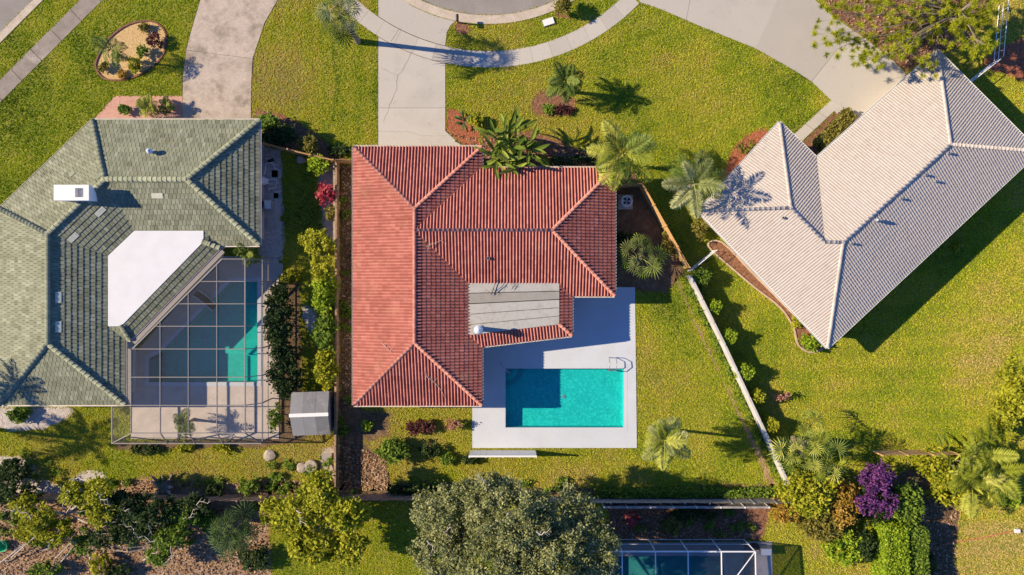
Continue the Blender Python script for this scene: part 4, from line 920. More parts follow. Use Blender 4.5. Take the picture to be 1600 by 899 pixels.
palm('smaller clump of broad arching leaves nearer to the short tan fence', 1490, 730, 1.1, 'broad', 'ban2', 1.8, 50, 34, .08, 'banana_clump', 'plant', (-.1, 1.2), 'leaf', stems=5, spread=1.4, alt='banana')
palm('dark green spiky agave in the red mulch beside the middle driveway', 726, 190, .15, 'broad', 'fr_dark', 1.1, 22, 15, .05, 'agave', 'plant', (.1, 1.2), 'leaf')
palm('feathery palm shrub in front of the green roof', 233, 168, 1.2, 'feather', 'fr_yel', 1.3, 18, 16, .08, tilt=(-.2, 1.1), spread=.3, stems=2)
palm('small dark palm beside the feathery one on the pink paving', 258, 165, .8, 'feather', 'fr_green', .9, 12, 17, .06)
palm('palm with hanging leaves at the notch of the green roof', 386, 396, 2.4, 'feather', 'fr_green', 1.3, 14, 18, .08)

oakb = [(700, 800, 6.4, 2.6, 2.2, 1.5, 8320), (760, 775, 6.9, 2.2, 1.9, 1.6, 7680), (800, 810, 7.9, 3, 2.4, 1.8, 12000), (870, 800, 6.9, 2.6, 2, 1.5, 8960), (690, 860, 6.4, 2.4, 2.4, 1.5, 8000), (770, 875, 7.4, 3, 2.6, 1.8, 12000), (860, 870, 7.4, 2.8, 2.6, 1.8, 10880), (925, 850, 6.4, 2, 2.4, 1.4, 6720), (910, 905, 6.4, 2.6, 2.2, 1.5, 5600), (810, 930, 6.9, 3.5, 2, 1.6, 5600)]
tree('oak_tree', 'wide grey green oak tree crown at the bottom centre', 'tree', (795, 805), 8, oakb, MT['oak'], .12, MT['palebark'], .3, seed=21, clump=.46, per=105, bare=5)
tree('yellow_tree', 'yellow green leafy tree growing over the brown fence left of the oak', 'tree', (506, 790), 4.5, [(470, 800, 3.6, 1.7, 1.5, 1.2, 2200), (500, 765, 4.2, 1.4, 1.2, 1.1, 1900), (540, 800, 4.0, 1.5, 1.5, 1.2, 2200), (490, 850, 3.6, 1.8, 1.4, 1.1, 2200), (550, 850, 3.4, 1.4, 1.4, 1, 1700), (430, 800, 3, 1, 1, .8, 900)], MT['ylw'], .2, MT['bark'], .14, seed=22, clump=.5, per=70, bare=1)
def pine():
    rg = np.random.default_rng(31); b = W(1438, 58); t_ = thing('pine_tree', 'pine tree with yellow green needle clumps above the cream roof', 'tree', b); r_ = random.Random(5)
    mb = MB(); mb.tube([(0, 0, -.1), (0, .05, 2), (.1, .1, 4.2), (.1, .2, 6.2)], [.22, .18, .13, .05], 8); tips = []
    aim = [(1300, 55), (1318, 72), (1330, 48), (1292, 68), (1345, 100), (1365, 98), (1350, 80), (1452, 112), (1440, 108), (1370, 60), (1345, 12), (1300, 20), (1325, 5), (1380, 25), (1400, 45), (1420, 20), (1400, 75), (1412, 78), (1450, 50), (1470, 30), (1440, 5), (1490, 55), (1510, 25), (1530, 50), (1500, 5), (1540, 20), (1415, -15), (1470, -20), (1360, -15), (1520, 68), (1385, 8), (1455, 40), (1500, 42)]
    aim += [(x_, r_.uniform(-25, 45 if 1425 < x_ < 1515 else 75)) for x_ in [r_.uniform(1375, 1548) for _ in range(20)]]
    C, D, T = [], [], []
    for x, y in aim:
        z = r_.uniform(3.0, 5.4); e = W(x, y, z) - b; s = Vector((.08, .12, max(1.5, z - r_.uniform(.2, 1.2)))); m_ = s.lerp(e, .55) + Vector((r_.uniform(-.3, .3), r_.uniform(-.3, .3), .25)); mb.tube([s, m_, e], [.055, .04, .015], 5)
        for k in range(9 if x < 1375 else 5 if y > 90 else 11):
            q = e + Vector((r_.gauss(0, .62), r_.gauss(0, .52), r_.gauss(0, .22))); mb.tube([m_.lerp(e, r_.uniform(.3, 1)), q], [.018, .008], 3)
            tt = r_.gauss(.5, .2)
            for _ in range(72):
                d = np.array([r_.gauss(0, 1), r_.gauss(0, 1), r_.gauss(.35, .7)]); d /= np.linalg.norm(d); C.append(np.array(q) + d * .13); D.append(d); T.append(min(1, max(0, tt + r_.gauss(0, .12))))
    C, D = np.array(C), np.array(D); sd = np.cross(D, rg.normal(size=D.shape)); sd /= np.linalg.norm(sd, axis=1)[:, None]; l = rg.uniform(.15, .27, len(C))[:, None]
    v = np.stack([C - D * l, C + sd * .016, C + D * l, C - sd * .016], 1).reshape(-1, 3); link('crown', meshd('crown', v, np.arange(len(v)).reshape(-1, 4), MT['pine'], tint=np.array(T)), t_); mb.build('trunk', MT['bark'], t_)
pine()
tree('yellow_tree', 'pale yellow tree cut off by the right edge beside the lawn', 'tree', (1598, 620), 3, [(1585, 590, 2.6, 1.2, 1.6, .9, 1500), (1575, 640, 2.4, 1.1, 1.4, .9, 1400), (1605, 620, 3, 1.5, 2, 1, 1500), (1560, 660, 1.4, .7, .7, .5, 500)], MT['ylw'], .17, MT['bark'], .12, seed=23, clump=.42)
tree('yellow_tree', 'yellow green shrub tree over the low brown fence left of the red roof', 'tree', (500, 395), 3, [(482, 372, 2.2, .7, .7, .6, 700), (500, 380, 2.6, 1.0, 1.0, .8, 1300), (505, 415, 2.4, .9, 1.1, .8, 1300)], MT['ylw'], .15, MT['bark'], .08, seed=24, clump=.32)
S = 100
def nx():
    global S; S += 1; return S
shrub('bright green leafy shrub just below the yellow tree on the brown fence', 508, 456, .9, 1.6, 2.2, MT['bright'], 1400, .2, nx(), clump=.4)
shrub('mixed green and yellow shrub halfway along the low brown fence', 510, 520, .8, 1.6, 2.0, MT['mid'], 1300, .17, nx(), clump=.35)
shrub('yellow and green croton beside the grey shed roof', 510, 578, .8, 1.7, 1.9, MT['ylw'], 1300, .2, nx(), clump=.35)
shrub('bright red leaved shrub against the low brown fence', 510, 304, .75, 1.0, 1.6, MT['redlf'], 700, .17, nx(), clump=.3)
shrub('round bright green bush at the bend of the thin tan fence', 500, 258, 1.0, .7, 1.5, MT['bright'], 900, .16, nx(), clump=.3)
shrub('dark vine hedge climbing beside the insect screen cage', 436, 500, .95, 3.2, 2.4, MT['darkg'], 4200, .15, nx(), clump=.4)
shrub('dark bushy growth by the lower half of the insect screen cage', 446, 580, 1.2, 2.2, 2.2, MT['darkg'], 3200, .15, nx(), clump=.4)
shrub('small creeper in the gap between the cage and the grey shed', 430, 650, .55, 1.2, 1.4, MT['mid'], 600, .13, nx(), clump=.3)
shrub('pale flowered shrub under the red leaved one', 518, 336, .45, .7, .8, MT['olive'], 320, .13, nx())
shrub('light green bush at the corner of the green roof', 420, 190, .9, .6, 1.4, MT['mid'], 900, .16, nx(), clump=.3)
shrub('dark shrubbery in front of the thin tan fence', 440, 212, 1.6, .8, 1.2, MT['darkg'], 1700, .15, nx(), clump=.35)
shrub('olive green bush half way along the thin tan fence', 482, 226, .8, .8, 1.4, MT['olive'], 900, .14, nx(), clump=.28)
shrub('low dark plants by the corner of the red roof', 528, 236, 1.1, .5, .6, MT['darkg'], 600, .13, nx())
shrub('round clipped bush at the edge of the turning circle', 880, 11, .65, .75, 1.6, MT['olive'], 1500, .11, nx(), clump=.22)
shrub('yellow green shrub right behind the dark agave', 744, 192, .5, .6, .9, MT['ylw'], 400, .15, nx())
shrub('low red leaved groundcover in the round mulch bed', 880, 172, .9, .35, .4, MT['maroon'], 450, .12, nx())
shrub('pale green groundcover in the round mulch bed', 858, 170, .6, .35, .4, MT['mid'], 320, .12, nx())
shrub('low green plants along the wall under the front eave of the red roof', 893, 252, 2.6, .4, .5, MT['darkg'], 900, .13, nx())
shrub('dark green shrub in the bed at the right end of the red roof', 976, 372, .9, .5, .5, MT['darkg'], 500, .14, nx())
shrub('yellow green plants at the foot of the honey coloured fence', 1044, 380, .5, 1.2, .9, MT['olive'], 600, .15, nx())
shrub('light bush beside the queen palm at the cream roof', 1098, 350, .7, 1.1, 1.1, MT['olive'], 700, .15, nx(), clump=.3)
shrub('dense green shrub with a dark side on the back lawn', 618, 704, 1.4, .95, 1.4, MT['mid'], 1500, .17, nx(), clump=.36)
shrub('dark maroon shrub on the back lawn under the red roof', 655, 667, 1.1, .55, .8, MT['maroon'], 800, .14, nx(), clump=.3)
shrub('low spreading plant right of the dense green shrub', 672, 700, .9, .7, .8, MT['darkg'], 600, .13, nx())
shrub('pink dried shrub on the back lawn near the white deck', 708, 659, .5, .6, 1.1, MT['pinklf'], 380, .10, nx())
shrub('small bright plant in the shadow below the red roof corner', 571, 662, .45, .45, .6, MT['bright'], 160, .2, nx())
shrub('small dark shrub by the end of the white wall panel', 733, 718, .7, .35, .6, MT['darkg'], 420, .12, nx())
shrub('small green bush near the thin branch shadow on the back lawn', 697, 716, .7, .4, .5, MT['mid'], 420, .12, nx())
shrub('orange croton where the grey fence meets the white fence', 1226, 798, 1.3, .9, 1.7, MT['orange'], 1500, .15, nx(), clump=.32)
shrub('big yellow shrub below the cluster of sabal palms', 1262, 768, 2.4, 2.0, 2.6, MT['ylw'], 3800, .18, nx(), clump=.42)
shrub('tawny shrub between the yellow shrub and the purple flowers', 1315, 785, 1.4, 2.0, 2.2, MT['orange'], 2300, .15, nx(), clump=.35)
shrub('olive shrub below the big yellow one at lower right', 1285, 822, 2.0, 1.1, 1.5, MT['olive'], 2200, .16, nx(), clump=.35)
tree('bougainvillea', 'purple flowering bougainvillea at the end of the short tan fence', 'shrub', (1358, 755), 2, [(1352, 742, 2.0, .9, .7, .7, 520), (1378, 745, 2.2, .9, 1.0, .8, 700), (1386, 785, 2, .8, 1.0, .7, 560), (1352, 785, 1.8, 1.0, .8, .7, 520), (1365, 765, 2.1, .9, .9, .6, 300)], MT['purple'], .14, MT['bark'], .06, seed=60, clump=.3, per=26)
shrub('green foliage showing through the purple bougainvillea flowers', 1368, 768, 1.5, 1.6, 1.9, MT['darkg'], 1500, .14, nx(), clump=.3)
shrub('dark undergrowth below the purple bougainvillea', 1365, 806, 1.5, .9, 1.0, MT['darkg'], 900, .14, nx())
shrub('rounded green shrub at the top of the clipped hedge', 1416, 785, 1.2, 1.6, 2.0, MT['mid'], 2300, .17, nx(), clump=.35)
shrub('bright green round shrub left of the clipped hedge', 1318, 855, 1.6, 1.3, 1.6, MT['bright'], 1500, .17, nx(), clump=.36)
shrub('dark green round shrub against the clipped hedge', 1348, 852, .95, 1.3, 1.7, MT['darkg'], 1500, .15, nx(), clump=.34)
shrub('yellow bush at the end of the short tan fence beside the arching fronds', 1458, 722, 1.6, 1.1, 1.2, MT['ylw'], 1500, .18, nx(), clump=.35)
shrub('pale yellow undergrowth below the broad arching leaves', 1490, 758, 2.4, 1.5, 1.2, MT['ylw'], 2400, .18, nx(), clump=.4)
shrub('leafy green growth at the far lower right corner below the arching fronds', 1572, 768, 1.5, 1.0, 1.1, MT['bright'], 1100, .2, nx(), clump=.4)
shrub('dark bush beside the red hose at the bottom right', 1447, 880, .9, .9, 1.0, MT['darkg'], 800, .14, nx())
shrub('tiny dark shrub under the bottom cage fence with pale tips', 1045, 820, 1.0, .6, .8, MT['olive'], 450, .14, nx())
shrub('red leaved plant in the shade right of the oak', 985, 812, .8, .5, .7, MT['redlf'], 260, .12, nx())
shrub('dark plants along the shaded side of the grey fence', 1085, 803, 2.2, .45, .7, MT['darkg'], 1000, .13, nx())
shrub('bare twiggy shrub standing on the right lawn', 1224, 620, .7, .4, .9, MT['pinklf'], 300, .09, nx())
shrub('small yellow plant on the shaded lawn below the cream roof', 1499, 384, .35, .35, .4, MT['ylw'], 120, .16, nx())
shrub('round green bush at the tip of the cream roof', 1266, 535, .75, .7, 1.1, MT['bright'], 900, .13, nx(), clump=.25)
shrub('smaller round bush left of the tip of the cream roof', 1244, 503, .45, .5, .8, MT['ylw'], 500, .13, nx(), clump=.22)
shrub('round bush at the left corner of the cream roof gable', 1165, 232, .9, .5, .9, MT['olive'], 500, .14, nx())
shrub('spiky plants in the shaded gravel under the left green roof eave', 30, 648, .9, .6, .7, MT['mid'], 420, .18, nx(), long=3)
shrub('dark tree crown over the left end of the brown fence', 22, 768, 2.2, 1.2, 2.4, MT['darkg'], 1800, .16, nx(), clump=.4)
tree('tangled_tree', 'yellow green tangled tree leaning over the brown fence at lower left', 'tree', (120, 795), 3.5, [(125, 770, 3.2, 1.5, 1.0, .8, 2100), (155, 765, 3.4, 1.2, .9, .8, 1700), (60, 810, 2.6, 1.6, 1.0, .7, 1500), (85, 830, 2.4, 1.5, 1.0, .6, 1500), (165, 800, 2.6, 1.5, 1.1, .7, 1500), (40, 790, 2.2, 1.2, .8, .6, 900)], MT['ylw'], .15, MT['palebark'], .1, seed=70, clump=.34, per=50, bare=6)
tree('tangled_tree', 'dark leafy tangled tree in the middle of the lower left thicket', 'tree', (220, 800), 3, [(200, 790, 2.6, 1.8, 1.3, .8, 2400), (240, 800, 2.4, 1.7, 1.3, .8, 2300), (215, 830, 2, 1.8, 1.1, .7, 1500), (165, 835, 2, 1.4, 1.0, .7, 1000), (300, 790, 2, 1.5, .8, .6, 1300)], MT['darkg'], .15, MT['palebark'], .1, seed=71, clump=.36, per=50, bare=5)
tree('tangled_tree', 'leafy green thicket with grey bare twigs near the dark fan palm', 'tree', (270, 845), 2.5, [(265, 840, 2, 1.6, 1.1, .7, 1500), (285, 805, 2, 1.4, .9, .6, 1100), (250, 865, 1.6, 1.1, .9, .6, 800), (130, 850, 1.5, 1.2, .8, .5, 700)], MT['mid'], .15, MT['palebark'], .08, seed=72, clump=.32, per=40, bare=5)
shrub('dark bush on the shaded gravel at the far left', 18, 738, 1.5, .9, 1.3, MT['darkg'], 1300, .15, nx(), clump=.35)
shrub('green bush in the litter left of the dark fan palm', 318, 805, 1.2, 1.0, 1.3, MT['mid'], 1200, .15, nx(), clump=.35)
shrub('yellow bush in front of the dark bush at far lower left', 48, 835, 1.3, .9, 1.2, MT['ylw'], 1100, .15, nx(), clump=.35)
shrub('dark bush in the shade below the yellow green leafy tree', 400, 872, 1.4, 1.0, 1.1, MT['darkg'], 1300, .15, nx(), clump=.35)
shrub('small yellow green bush on the brown litter near the bottom left', 158, 880, .9, .8, 1.2, MT['ylw'], 600, .16, nx())
shrub('green bush at the bottom left edge of the picture', 70, 890, 1.5, .7, 1.2, MT['mid'], 700, .16, nx())
shrub('dark green bush next to the small yellow one at bottom left', 185, 893, 1.1, .7, 1.0, MT['darkg'], 700, .15, nx())
shrub('low dark shrub by the brown fence right of the dead stump', 335, 766, 1.0, .5, .8, MT['darkg'], 500, .14, nx())
shrub('light green bush by the brown fence left of the yellow tree', 388, 760, .9, .6, 1.0, MT['mid'], 600, .15, nx())
shrub('row of yellow plants along the bottom of the insect screen cage', 286, 699, .9, .35, .5, MT['ylw'], 300, .2, nx())
shrub('yellow plants by the lower right of the insect screen cage', 345, 698, .7, .3, .5, MT['ylw'], 240, .2, nx())
shrub('low dark plants along the lower left of the insect screen cage', 225, 702, 1.3, .35, .5, MT['darkg'], 500, .13, nx())
shrub('yellow sunlit plants between the side yard pads and the yellow tree', 455, 432, 1.0, .45, .5, MT['ylw'], 500, .15, nx())
shrub('small shrub on the pink paving left of the feathery palm', 193, 172, .5, .4, .7, MT['mid'], 420, .13, nx())
for (x, y, m_, rr, lb) in ((223, 82, 'mid', .5, 'green clump near the centre of the oval gravel bed'), (210, 101, 'ylw', .55, 'yellow green clump at the lower middle of the oval gravel bed'), (243, 64, 'maroon', .65, 'dark purple bush at the right side of the oval gravel bed'), (162, 104, 'olive', .4, 'small tuft at the lower left of the oval gravel bed'), (226, 44, 'olive', .35, 'small tuft at the top of the oval gravel bed'), (190, 116, 'orange', .3, 'tiny orange tuft at the bottom of the oval gravel bed')):
    shrub(lb, x, y, rr, rr, rr * 1.3, MT[m_], int(900 * rr), .11, nx(), clump=.2)
for i, (x, y, s, lb, m_) in enumerate(((1097, 432, .60, 'uppermost dark green clipped bush beside the white fence', 'mid'), (1117, 480, .48, 'second clipped square bush down the white fence', 'bright'), (1140, 526, .5, 'third clipped square bush down the white fence', 'bright'), (1165, 581, .58, 'fourth and largest clipped square bush down the white fence', 'bright'), (1185, 620, .46, 'fifth clipped square bush down the white fence with orange centre', 'ylw'), (1205, 665, .5, 'lowest clipped square bush down the white fence', 'ylw'))):
    c = W(x, y, 1.1); cx_, cy_ = c.x * SC + 800, 449.5 - c.y * SC; k = s * SC; a_ = R(25); q = [(cx_ + k * (math.cos(a_) * u - math.sin(a_) * v), cy_ + k * (math.sin(a_) * u * 1 + math.cos(a_) * v)) for u, v in ((-.7, -1), (.7, -1), (1, -.7), (1, .7), (.7, 1), (-.7, 1), (-1, .7), (-1, -.7))]
    hedge(lb, q, 1.3, MT[m_], 160, .12, 80 + i, 'clipped_bush', cat='bush', group='clipped bushes along the white fence')
hedge('bright green clipped hedge strip running to the bottom edge', [(1362, 812), (1398, 812), (1400, 930), (1362, 930)], 2.1, MT['bright'], 150, .13, 90)
hedge('looser yellow green hedge alongside the bright clipped one', [(1402, 812), (1430, 815), (1432, 930), (1405, 930)], 1.9, MT['mid'], 130, .16, 91)
hedge('low clipped hedge by the footpath to the cream roofed house', [(1318, 172), (1333, 186), (1280, 236), (1268, 224)], .8, MT['olive'], 150, .13, 92)
hedge('long low dark hedge in front of the weathered grey fence', [(930, 762), (1236, 762), (1238, 774), (930, 774)], .7, MT['mid'], 140, .14, 93)
hedge('low dark hedge along the brown fence behind the back lawn', [(612, 760), (780, 760), (780, 769), (612, 769)], .6, MT['darkg'], 140, .14, 94)

# ------------------------------------------------------------------ small things
shed = thing('garden_shed', 'small grey metal shed with a ridged gable roof by the low brown fence', 'shed', W(496, 640, 0), rz=R(2))
mb = MB(); mb.prism([(-1.35, -1.5), (1.35, -1.5), (1.35, 1.5), (-1.35, 1.5)], 0, 1.85, bottom=False); mb.build('wall', MT['shed'], shed)
for s in (-1, 1):
    for i in range(3):
        x0, x1 = -1.5 + i, -.5 + i - .012; mb = MB(); z = .006 * (i % 2)
        mb.add([(x0, 0, 2.45 + z), (x1, 0, 2.45 + z), (x1, s * 1.72, 1.82 + z), (x0, s * 1.72, 1.82 + z), (x0, 0, 2.41 + z), (x1, 0, 2.41 + z), (x1, s * 1.72, 1.78 + z), (x0, s * 1.72, 1.78 + z)], [(0, 1, 2, 3) if s < 0 else (3, 2, 1, 0), (4, 5, 6, 7), (2, 3, 7, 6), (1, 2, 6, 5), (0, 3, 7, 4)]); mb.build('roof_panel', MT['shed'], shed)
for sx in (-1, 1):
    mb = MB(); mb.add([(sx * 1.349, -1.5, 1.84), (sx * 1.349, 1.5, 1.84), (sx * 1.349, 0, 2.4)], [(0, 1, 2)]); mb.build('gable', MT['shed'], shed)
mb = MB(); mb.box((0, 0, 2.475), (3.08, .28, .035)); mb.build('ridge_cap', MT['white'], shed)
mb = MB(); mb.box((0, -1.51, .9), (1.1, .04, 1.7)); mb.build('door', MT['metal'], shed)
no_grass.append([(p.x, p.y) for p in WP([(466, 615), (522, 615), (522, 672), (466, 672)])])
ac = thing('air_conditioner', 'round fanned air conditioner unit between the red roof and the wooden fence', 'air conditioner', W(977, 316))
mb = MB(); mb.lathe((0, 0, 0), [(.5, 0), (.5, .78), (.47, .84), (.36, .84), (.36, .7), (.01, .68)], 8); mb.build('casing', MT['white'], ac)
for i in range(4):
    mb = MB(); a_ = i * math.pi / 2 + .3; mb.add([(0, 0, .74), (.34 * math.cos(a_), .34 * math.sin(a_), .76), (.34 * math.cos(a_ + .8), .34 * math.sin(a_ + .8), .72)], [(0, 1, 2)]); mb.build('fan_blade', MT['dark'], ac)
mb = MB(); mb.lathe((0, 0, .70), [(.08, .0), (.08, .08), (.01, .09)], 8); mb.build('fan_hub', MT['metal'], ac)
mb = MB(); mb.box((0, 0, .03), (1.2, 1.2, .06)); mb.build('pad', MT['conc'], ac)
mbx = thing('mailbox', 'dark mailbox on a post at the edge of the turning circle', 'mailbox', W(716, 36))
mb = MB(); mb.box((0, 0, .5), (.1, .1, 1.0)); mb.build('post', MT['brownwood'], mbx)
mb = MB(); V = []; k = 7
for x in (-.28, .28): V += [(x * .45, .11 * math.cos(math.pi * i / k) * 1, 1.1 + .11 * math.sin(math.pi * i / k)) for i in range(k + 1)] + [(x * .45, -.11, 1.0), (x * .45, .11, 1.0)]
kk = k + 3; mb.add([(p[1], p[0] * 2.1, p[2]) for p in V], [tuple(range(kk)), tuple(reversed(range(kk, 2 * kk)))] + [(i, (i + 1) % kk, kk + (i + 1) % kk, kk + i) for i in range(kk)]); mb.build('box', MT['dark'], mbx)
mb = MB(); mb.box((.13, .05, 1.15), (.01, .03, .2)); mb.build('flag', MT['mulch'], mbx)
ub = thing('utility_box', 'flat white utility lid in the grass by the turning circle', 'utility box', W(857, 35), rz=R(18))
mb = MB(); mb.box((0, 0, .06), (.95, .58, .12)); mb.build('housing', MT['metal'], ub); mb = MB(); mb.box((0, 0, .135), (.88, .52, .03)); mb.build('lid', MT['white'], ub)
# side yard of the green roofed house
def pad(px, py, sx, sy, label):
    o = thing('paving_slab', label, 'slab', W(px, py)); mb = MB(); mb.box((0, 0, .04), (sx, sy, .08)); mb.build('slab', MT['gravel'], o); mb = MB(); mb.box((0, 0, .083), (sx - .1, sy - .1, .01)); mb.build('top', MT['conc'], o)
pad(430, 272, .6, .65, 'small square paving slab beside the upper pipework of the side yard'); pad(432, 304, .5, .75, 'narrow paving slab between the side yard pads'); pad(427, 348, 1.0, .75, 'large pale slab below the white box of the side yard'); pad(435, 421, .75, 1.0, 'pale slab at the corner of the insect screen cage')
pad(420, 270, 1.6, 1.7, 'broad equipment pad under the pipework in the side yard'); pad(422, 322, 1.5, 2.2, 'long pad under the white box in the side yard')
pp = thing('pool_filter', 'pool filter tank with white pipes against the green roofed house', 'pool equipment', W(415, 284, .1))
mb = MB(); mb.lathe((0, 0, .08), [(.28, 0), (.33, .15), (.33, .6), (.2, .82), (.01, .88)], 14); mb.build('tank', MT['white'], pp, True)
for pts in ([(.2, .1, .3), (.8, .15, .3), (1.0, .15, .3), (1.0, -.15, .3), (1.1, -.15, .1)], [(.2, -.2, .25), (.9, -.25, .25), (.9, -.55, .25), (.3, -.6, .25)], [(.1, .5, .5), (.2, 1.4, .5), (.8, 1.5, .5), (.9, 1.0, .5), (1.2, .9, .1)], [(.1, 1.8, .3), (.5, 1.9, .3), (.55, 1.4, .3), (1.0, 1.35, .3)]):
    mb = MB(); mb.tube(pts, .035, 6); mb.build('pipe', MT['white'], pp)
mb = MB(); mb.tube([(.35, 1.55, .3), (.75, 1.75, .3)], [.16, .13], 10); mb.build('pump', MT['dark'], pp, True)
wb_ = thing('equipment_box', 'white upright equipment box between two pads in the side yard', 'equipment', W(424, 322))
mb = MB(); mb.box((0, 0, .45), (.62, .8, .9)); mb.build('housing', MT['metal'], wb_); mb = MB(); mb.box((.02, 0, .92), (.5, .66, .05)); mb.build('lid', MT['white'], wb_); mb = MB(); mb.box((-.4, .1, .4), (.2, .4, .7)); mb.build('pump', MT['dark'], wb_)
def rock(name, label, px, py, r, zs=.6, m='stone', cat='stone', seed=1):
    bm = bmesh.new(); bmesh.ops.create_icosphere(bm, subdivisions=2, radius=r); r_ = random.Random(seed)
    for v in bm.verts: v.co *= r_.uniform(.85, 1.12); v.co.z *= zs
    me = bpy.data.meshes.new(name); bm.to_mesh(me); bm.free(); me.materials.append(MT[m]); o = link(name, me); o.location = W(px, py) + Vector((0, 0, r * zs * .4)); tag(o, label, cat)
rock('rock', 'white round rock by the bend of the thin tan fence', 471, 250, .4, .8, seed=1); rock('rock', 'pale rock beside the red leaved shrub', 519, 329, .38, .7, seed=2); rock('rock', 'pale flat rock on the grass below the cage', 422, 712, .5, .4, seed=3); rock('rock', 'rounded light rock left of the round log slice', 472, 730, .45, .5, seed=4)
ls = thing('log_slice', 'round sawn log slice lying near the low brown fence', 'log', W(487, 728)); mb = MB(); mb.lathe((0, 0, 0), [(.5, 0), (.54, .08), (.52, .25), (.48, .27), (.01, .27)], 14); mb.build('wood', MT['stone'], ls)
bd = thing('board', 'pale board leaning by the low brown fence', 'board', W(512, 712)); mb = MB(); mb.box((0, 0, .25), (.75, .5, .05), rot=Matrix.Rotation(.3, 3, 'Y')); mb.build('plank', MT['trim'], bd)
mb = MB(); mb.box((.1, -.65, .1), (.4, 1.2, .08), .35); mb.build('plank', MT['stone'], bd)
dw_ = thing('dead_stump', 'grey dead stump with curved root horns on the lower left grass', 'stump', W(258, 762)); r_ = random.Random(9)
mb = MB(); mb.lathe((0, 0, 0), [(.75, -.05), (.6, .15), (.45, .35), (.35, .38), (.01, .33)], 11); mb.build('stump', MT['bark'], dw_)
for i, (a_, l) in enumerate(((130, 1.5), (95, 1.2), (70, 1.0), (48, 1.6), (165, 1.0), (10, .9), (200, .8), (340, .9))):
    d = Vector((math.cos(R(a_)), math.sin(R(a_)), 0)); sd = Vector((-d.y, d.x, 0)) * r_.uniform(-.3, .3); mb = MB(); mb.tube([d * .3 + Vector((0, 0, .15)), d * l * .6 + sd * .5 + Vector((0, 0, .3)), d * l * .85 + sd + Vector((0, 0, .42)), d * l + sd * 1.6 + Vector((0, 0, .55))], [.16, .13, .09, .03], 6); mb.build('root', MT['bark'] if i < 4 else MT['palebark'], dw_)
bk = thing('bucket', 'green plastic tub at the far left of the thicket', 'tub', W(8, 851)); mb = MB(); mb.lathe((0, 0, 0), [(.36, 0), (.44, .4), (.48, .42), (.46, .44), (.42, .4), (.35, .04), (.01, .03)], 16); mb.build('body', MT['grn_plastic'], bk, True); mb = MB(); mb.tube([(.44, 0, .42), (.3, .3, .62), (0, .44, .42)], .012, 5); mb.build('handle', MT['metal'], bk)
hs = thing('garden_hose', 'thin red and dark hose lying across the lower right lawn', 'hose', W(1500, 850)); o_ = W(1500, 850)
mb = MB(); mb.tube([W(x, y) - o_ + Vector((0, 0, .06)) for x, y in ((1430, 878), (1450, 862), (1470, 851), (1484, 848), (1500, 846), (1535, 840), (1570, 832), (1588, 830))], .035, 5); mb.build('tube', MT['hose'], hs)
mb = MB(); mb.box(W(1588, 829) - o_ + Vector((0, 0, .1)), (.4, .3, .2)); mb.build('sprinkler', MT['white'], hs)
lg = thing('lounge_chair', 'curved white framed lounge chair under the insect screen beside the green pool', 'chair', W(325, 470), rz=R(-42))
for s in (-.3, .3):
    mb = MB(); mb.tube([(-.95, s, .75), (-.55, s, .45), (-.1, s, .3), (.45, s, .33), (.9, s, .28)], .035, 6); mb.build('frame', MT['whitealum'], lg)
    for x in (-.4, .7): mb = MB(); mb.tube([(x, s, .32), (x, s, .04)], .025, 6); mb.build('leg', MT['whitealum'], lg)
mb = MB(); p_ = [(-.93, .76), (-.55, .46), (-.1, .31), (.45, .34), (.88, .29)]; mb.add([(x, s, z) for x, z in p_ for s in (-.28, .28)], [(2 * i, 2 * i + 1, 2 * i + 3, 2 * i + 2) for i in range(4)]); mb.build('sling', MT['dark'], lg)
eq = thing('pool_heater', 'blue shaded equipment box beside the white framed cage', 'equipment', W(1192, 857)); mb = MB(); mb.box((0, 0, .4), (.9, .6, .8)); mb.build('housing', MT['metal'], eq); mb = MB(); mb.box((-.75, .25, .25), (.5, .4, .5)); mb.build('pump', MT['dark'], eq); mb = MB(); mb.box((.0, 0, .82), (.8, .5, .04)); mb.build('lid', MT['white'], eq)
# fallen branches on roofs
def twig(label, pts, z, n=4, seed=1, m='bark', r=.03):
    P = [W(x, y, zz) for (x, y), zz in zip(pts, z)]; o = thing('fallen_branch', label, 'branch', P[0]); mb = MB(); mb.tube([p - P[0] + Vector((0, 0, .14)) for p in P], [r] + [r * .7] * (len(P) - 2) + [r * .3], 5); r_ = random.Random(seed)
    for i in range(n):
        k = r_.randrange(len(P) - 1); p = P[k].lerp(P[k + 1], r_.random()) - P[0] + Vector((0, 0, .15)); mb.tube([p, p + Vector((r_.uniform(-.5, .5), r_.uniform(-.5, .5), .06))], [r * .5, r * .2], 4)
    mb.build('stem', MT[m], o)
twig('forked dark branch lying on the grey flat patio roof', [(768, 461), (773, 445), (779, 438)], (3.2, 3.2, 3.2), 5, 1, 'dark', .035); twig('small dark branch across the middle of the grey flat patio roof', [(774, 456), (785, 447), (788, 443)], (3.2, 3.2, 3.2), 4, 2, 'dark', .03); twig('short twig near the right of the grey flat patio roof', [(800, 452), (807, 442)], (3.2, 3.2), 4, 3, 'dark', .025)
twig('curved pale branch on the lower hip of the red roof', [(667, 588), (680, 598), (690, 610), (697, 624)], (pz(s1, 667, 588), pz(s1, 680, 598), pz(s1, 690, 610), pz(s1, 697, 624)), 5, 4, 'palebark')
twig('short pale twig on the left slope of the red roof', [(598, 536), (605, 544), (612, 551)], (pz(w1, 598, 536), pz(w1, 605, 544), pz(w1, 612, 551)), 3, 5, 'palebark')
twig('pale twig in the upper valley of the red roof', [(666, 386), (678, 381), (690, 376)], (pz(s2, 680, 381) + .2, pz(s2, 680, 381) + .1, pz(s2, 690, 376)), 3, 6, 'palebark')
r_ = random.Random(77)
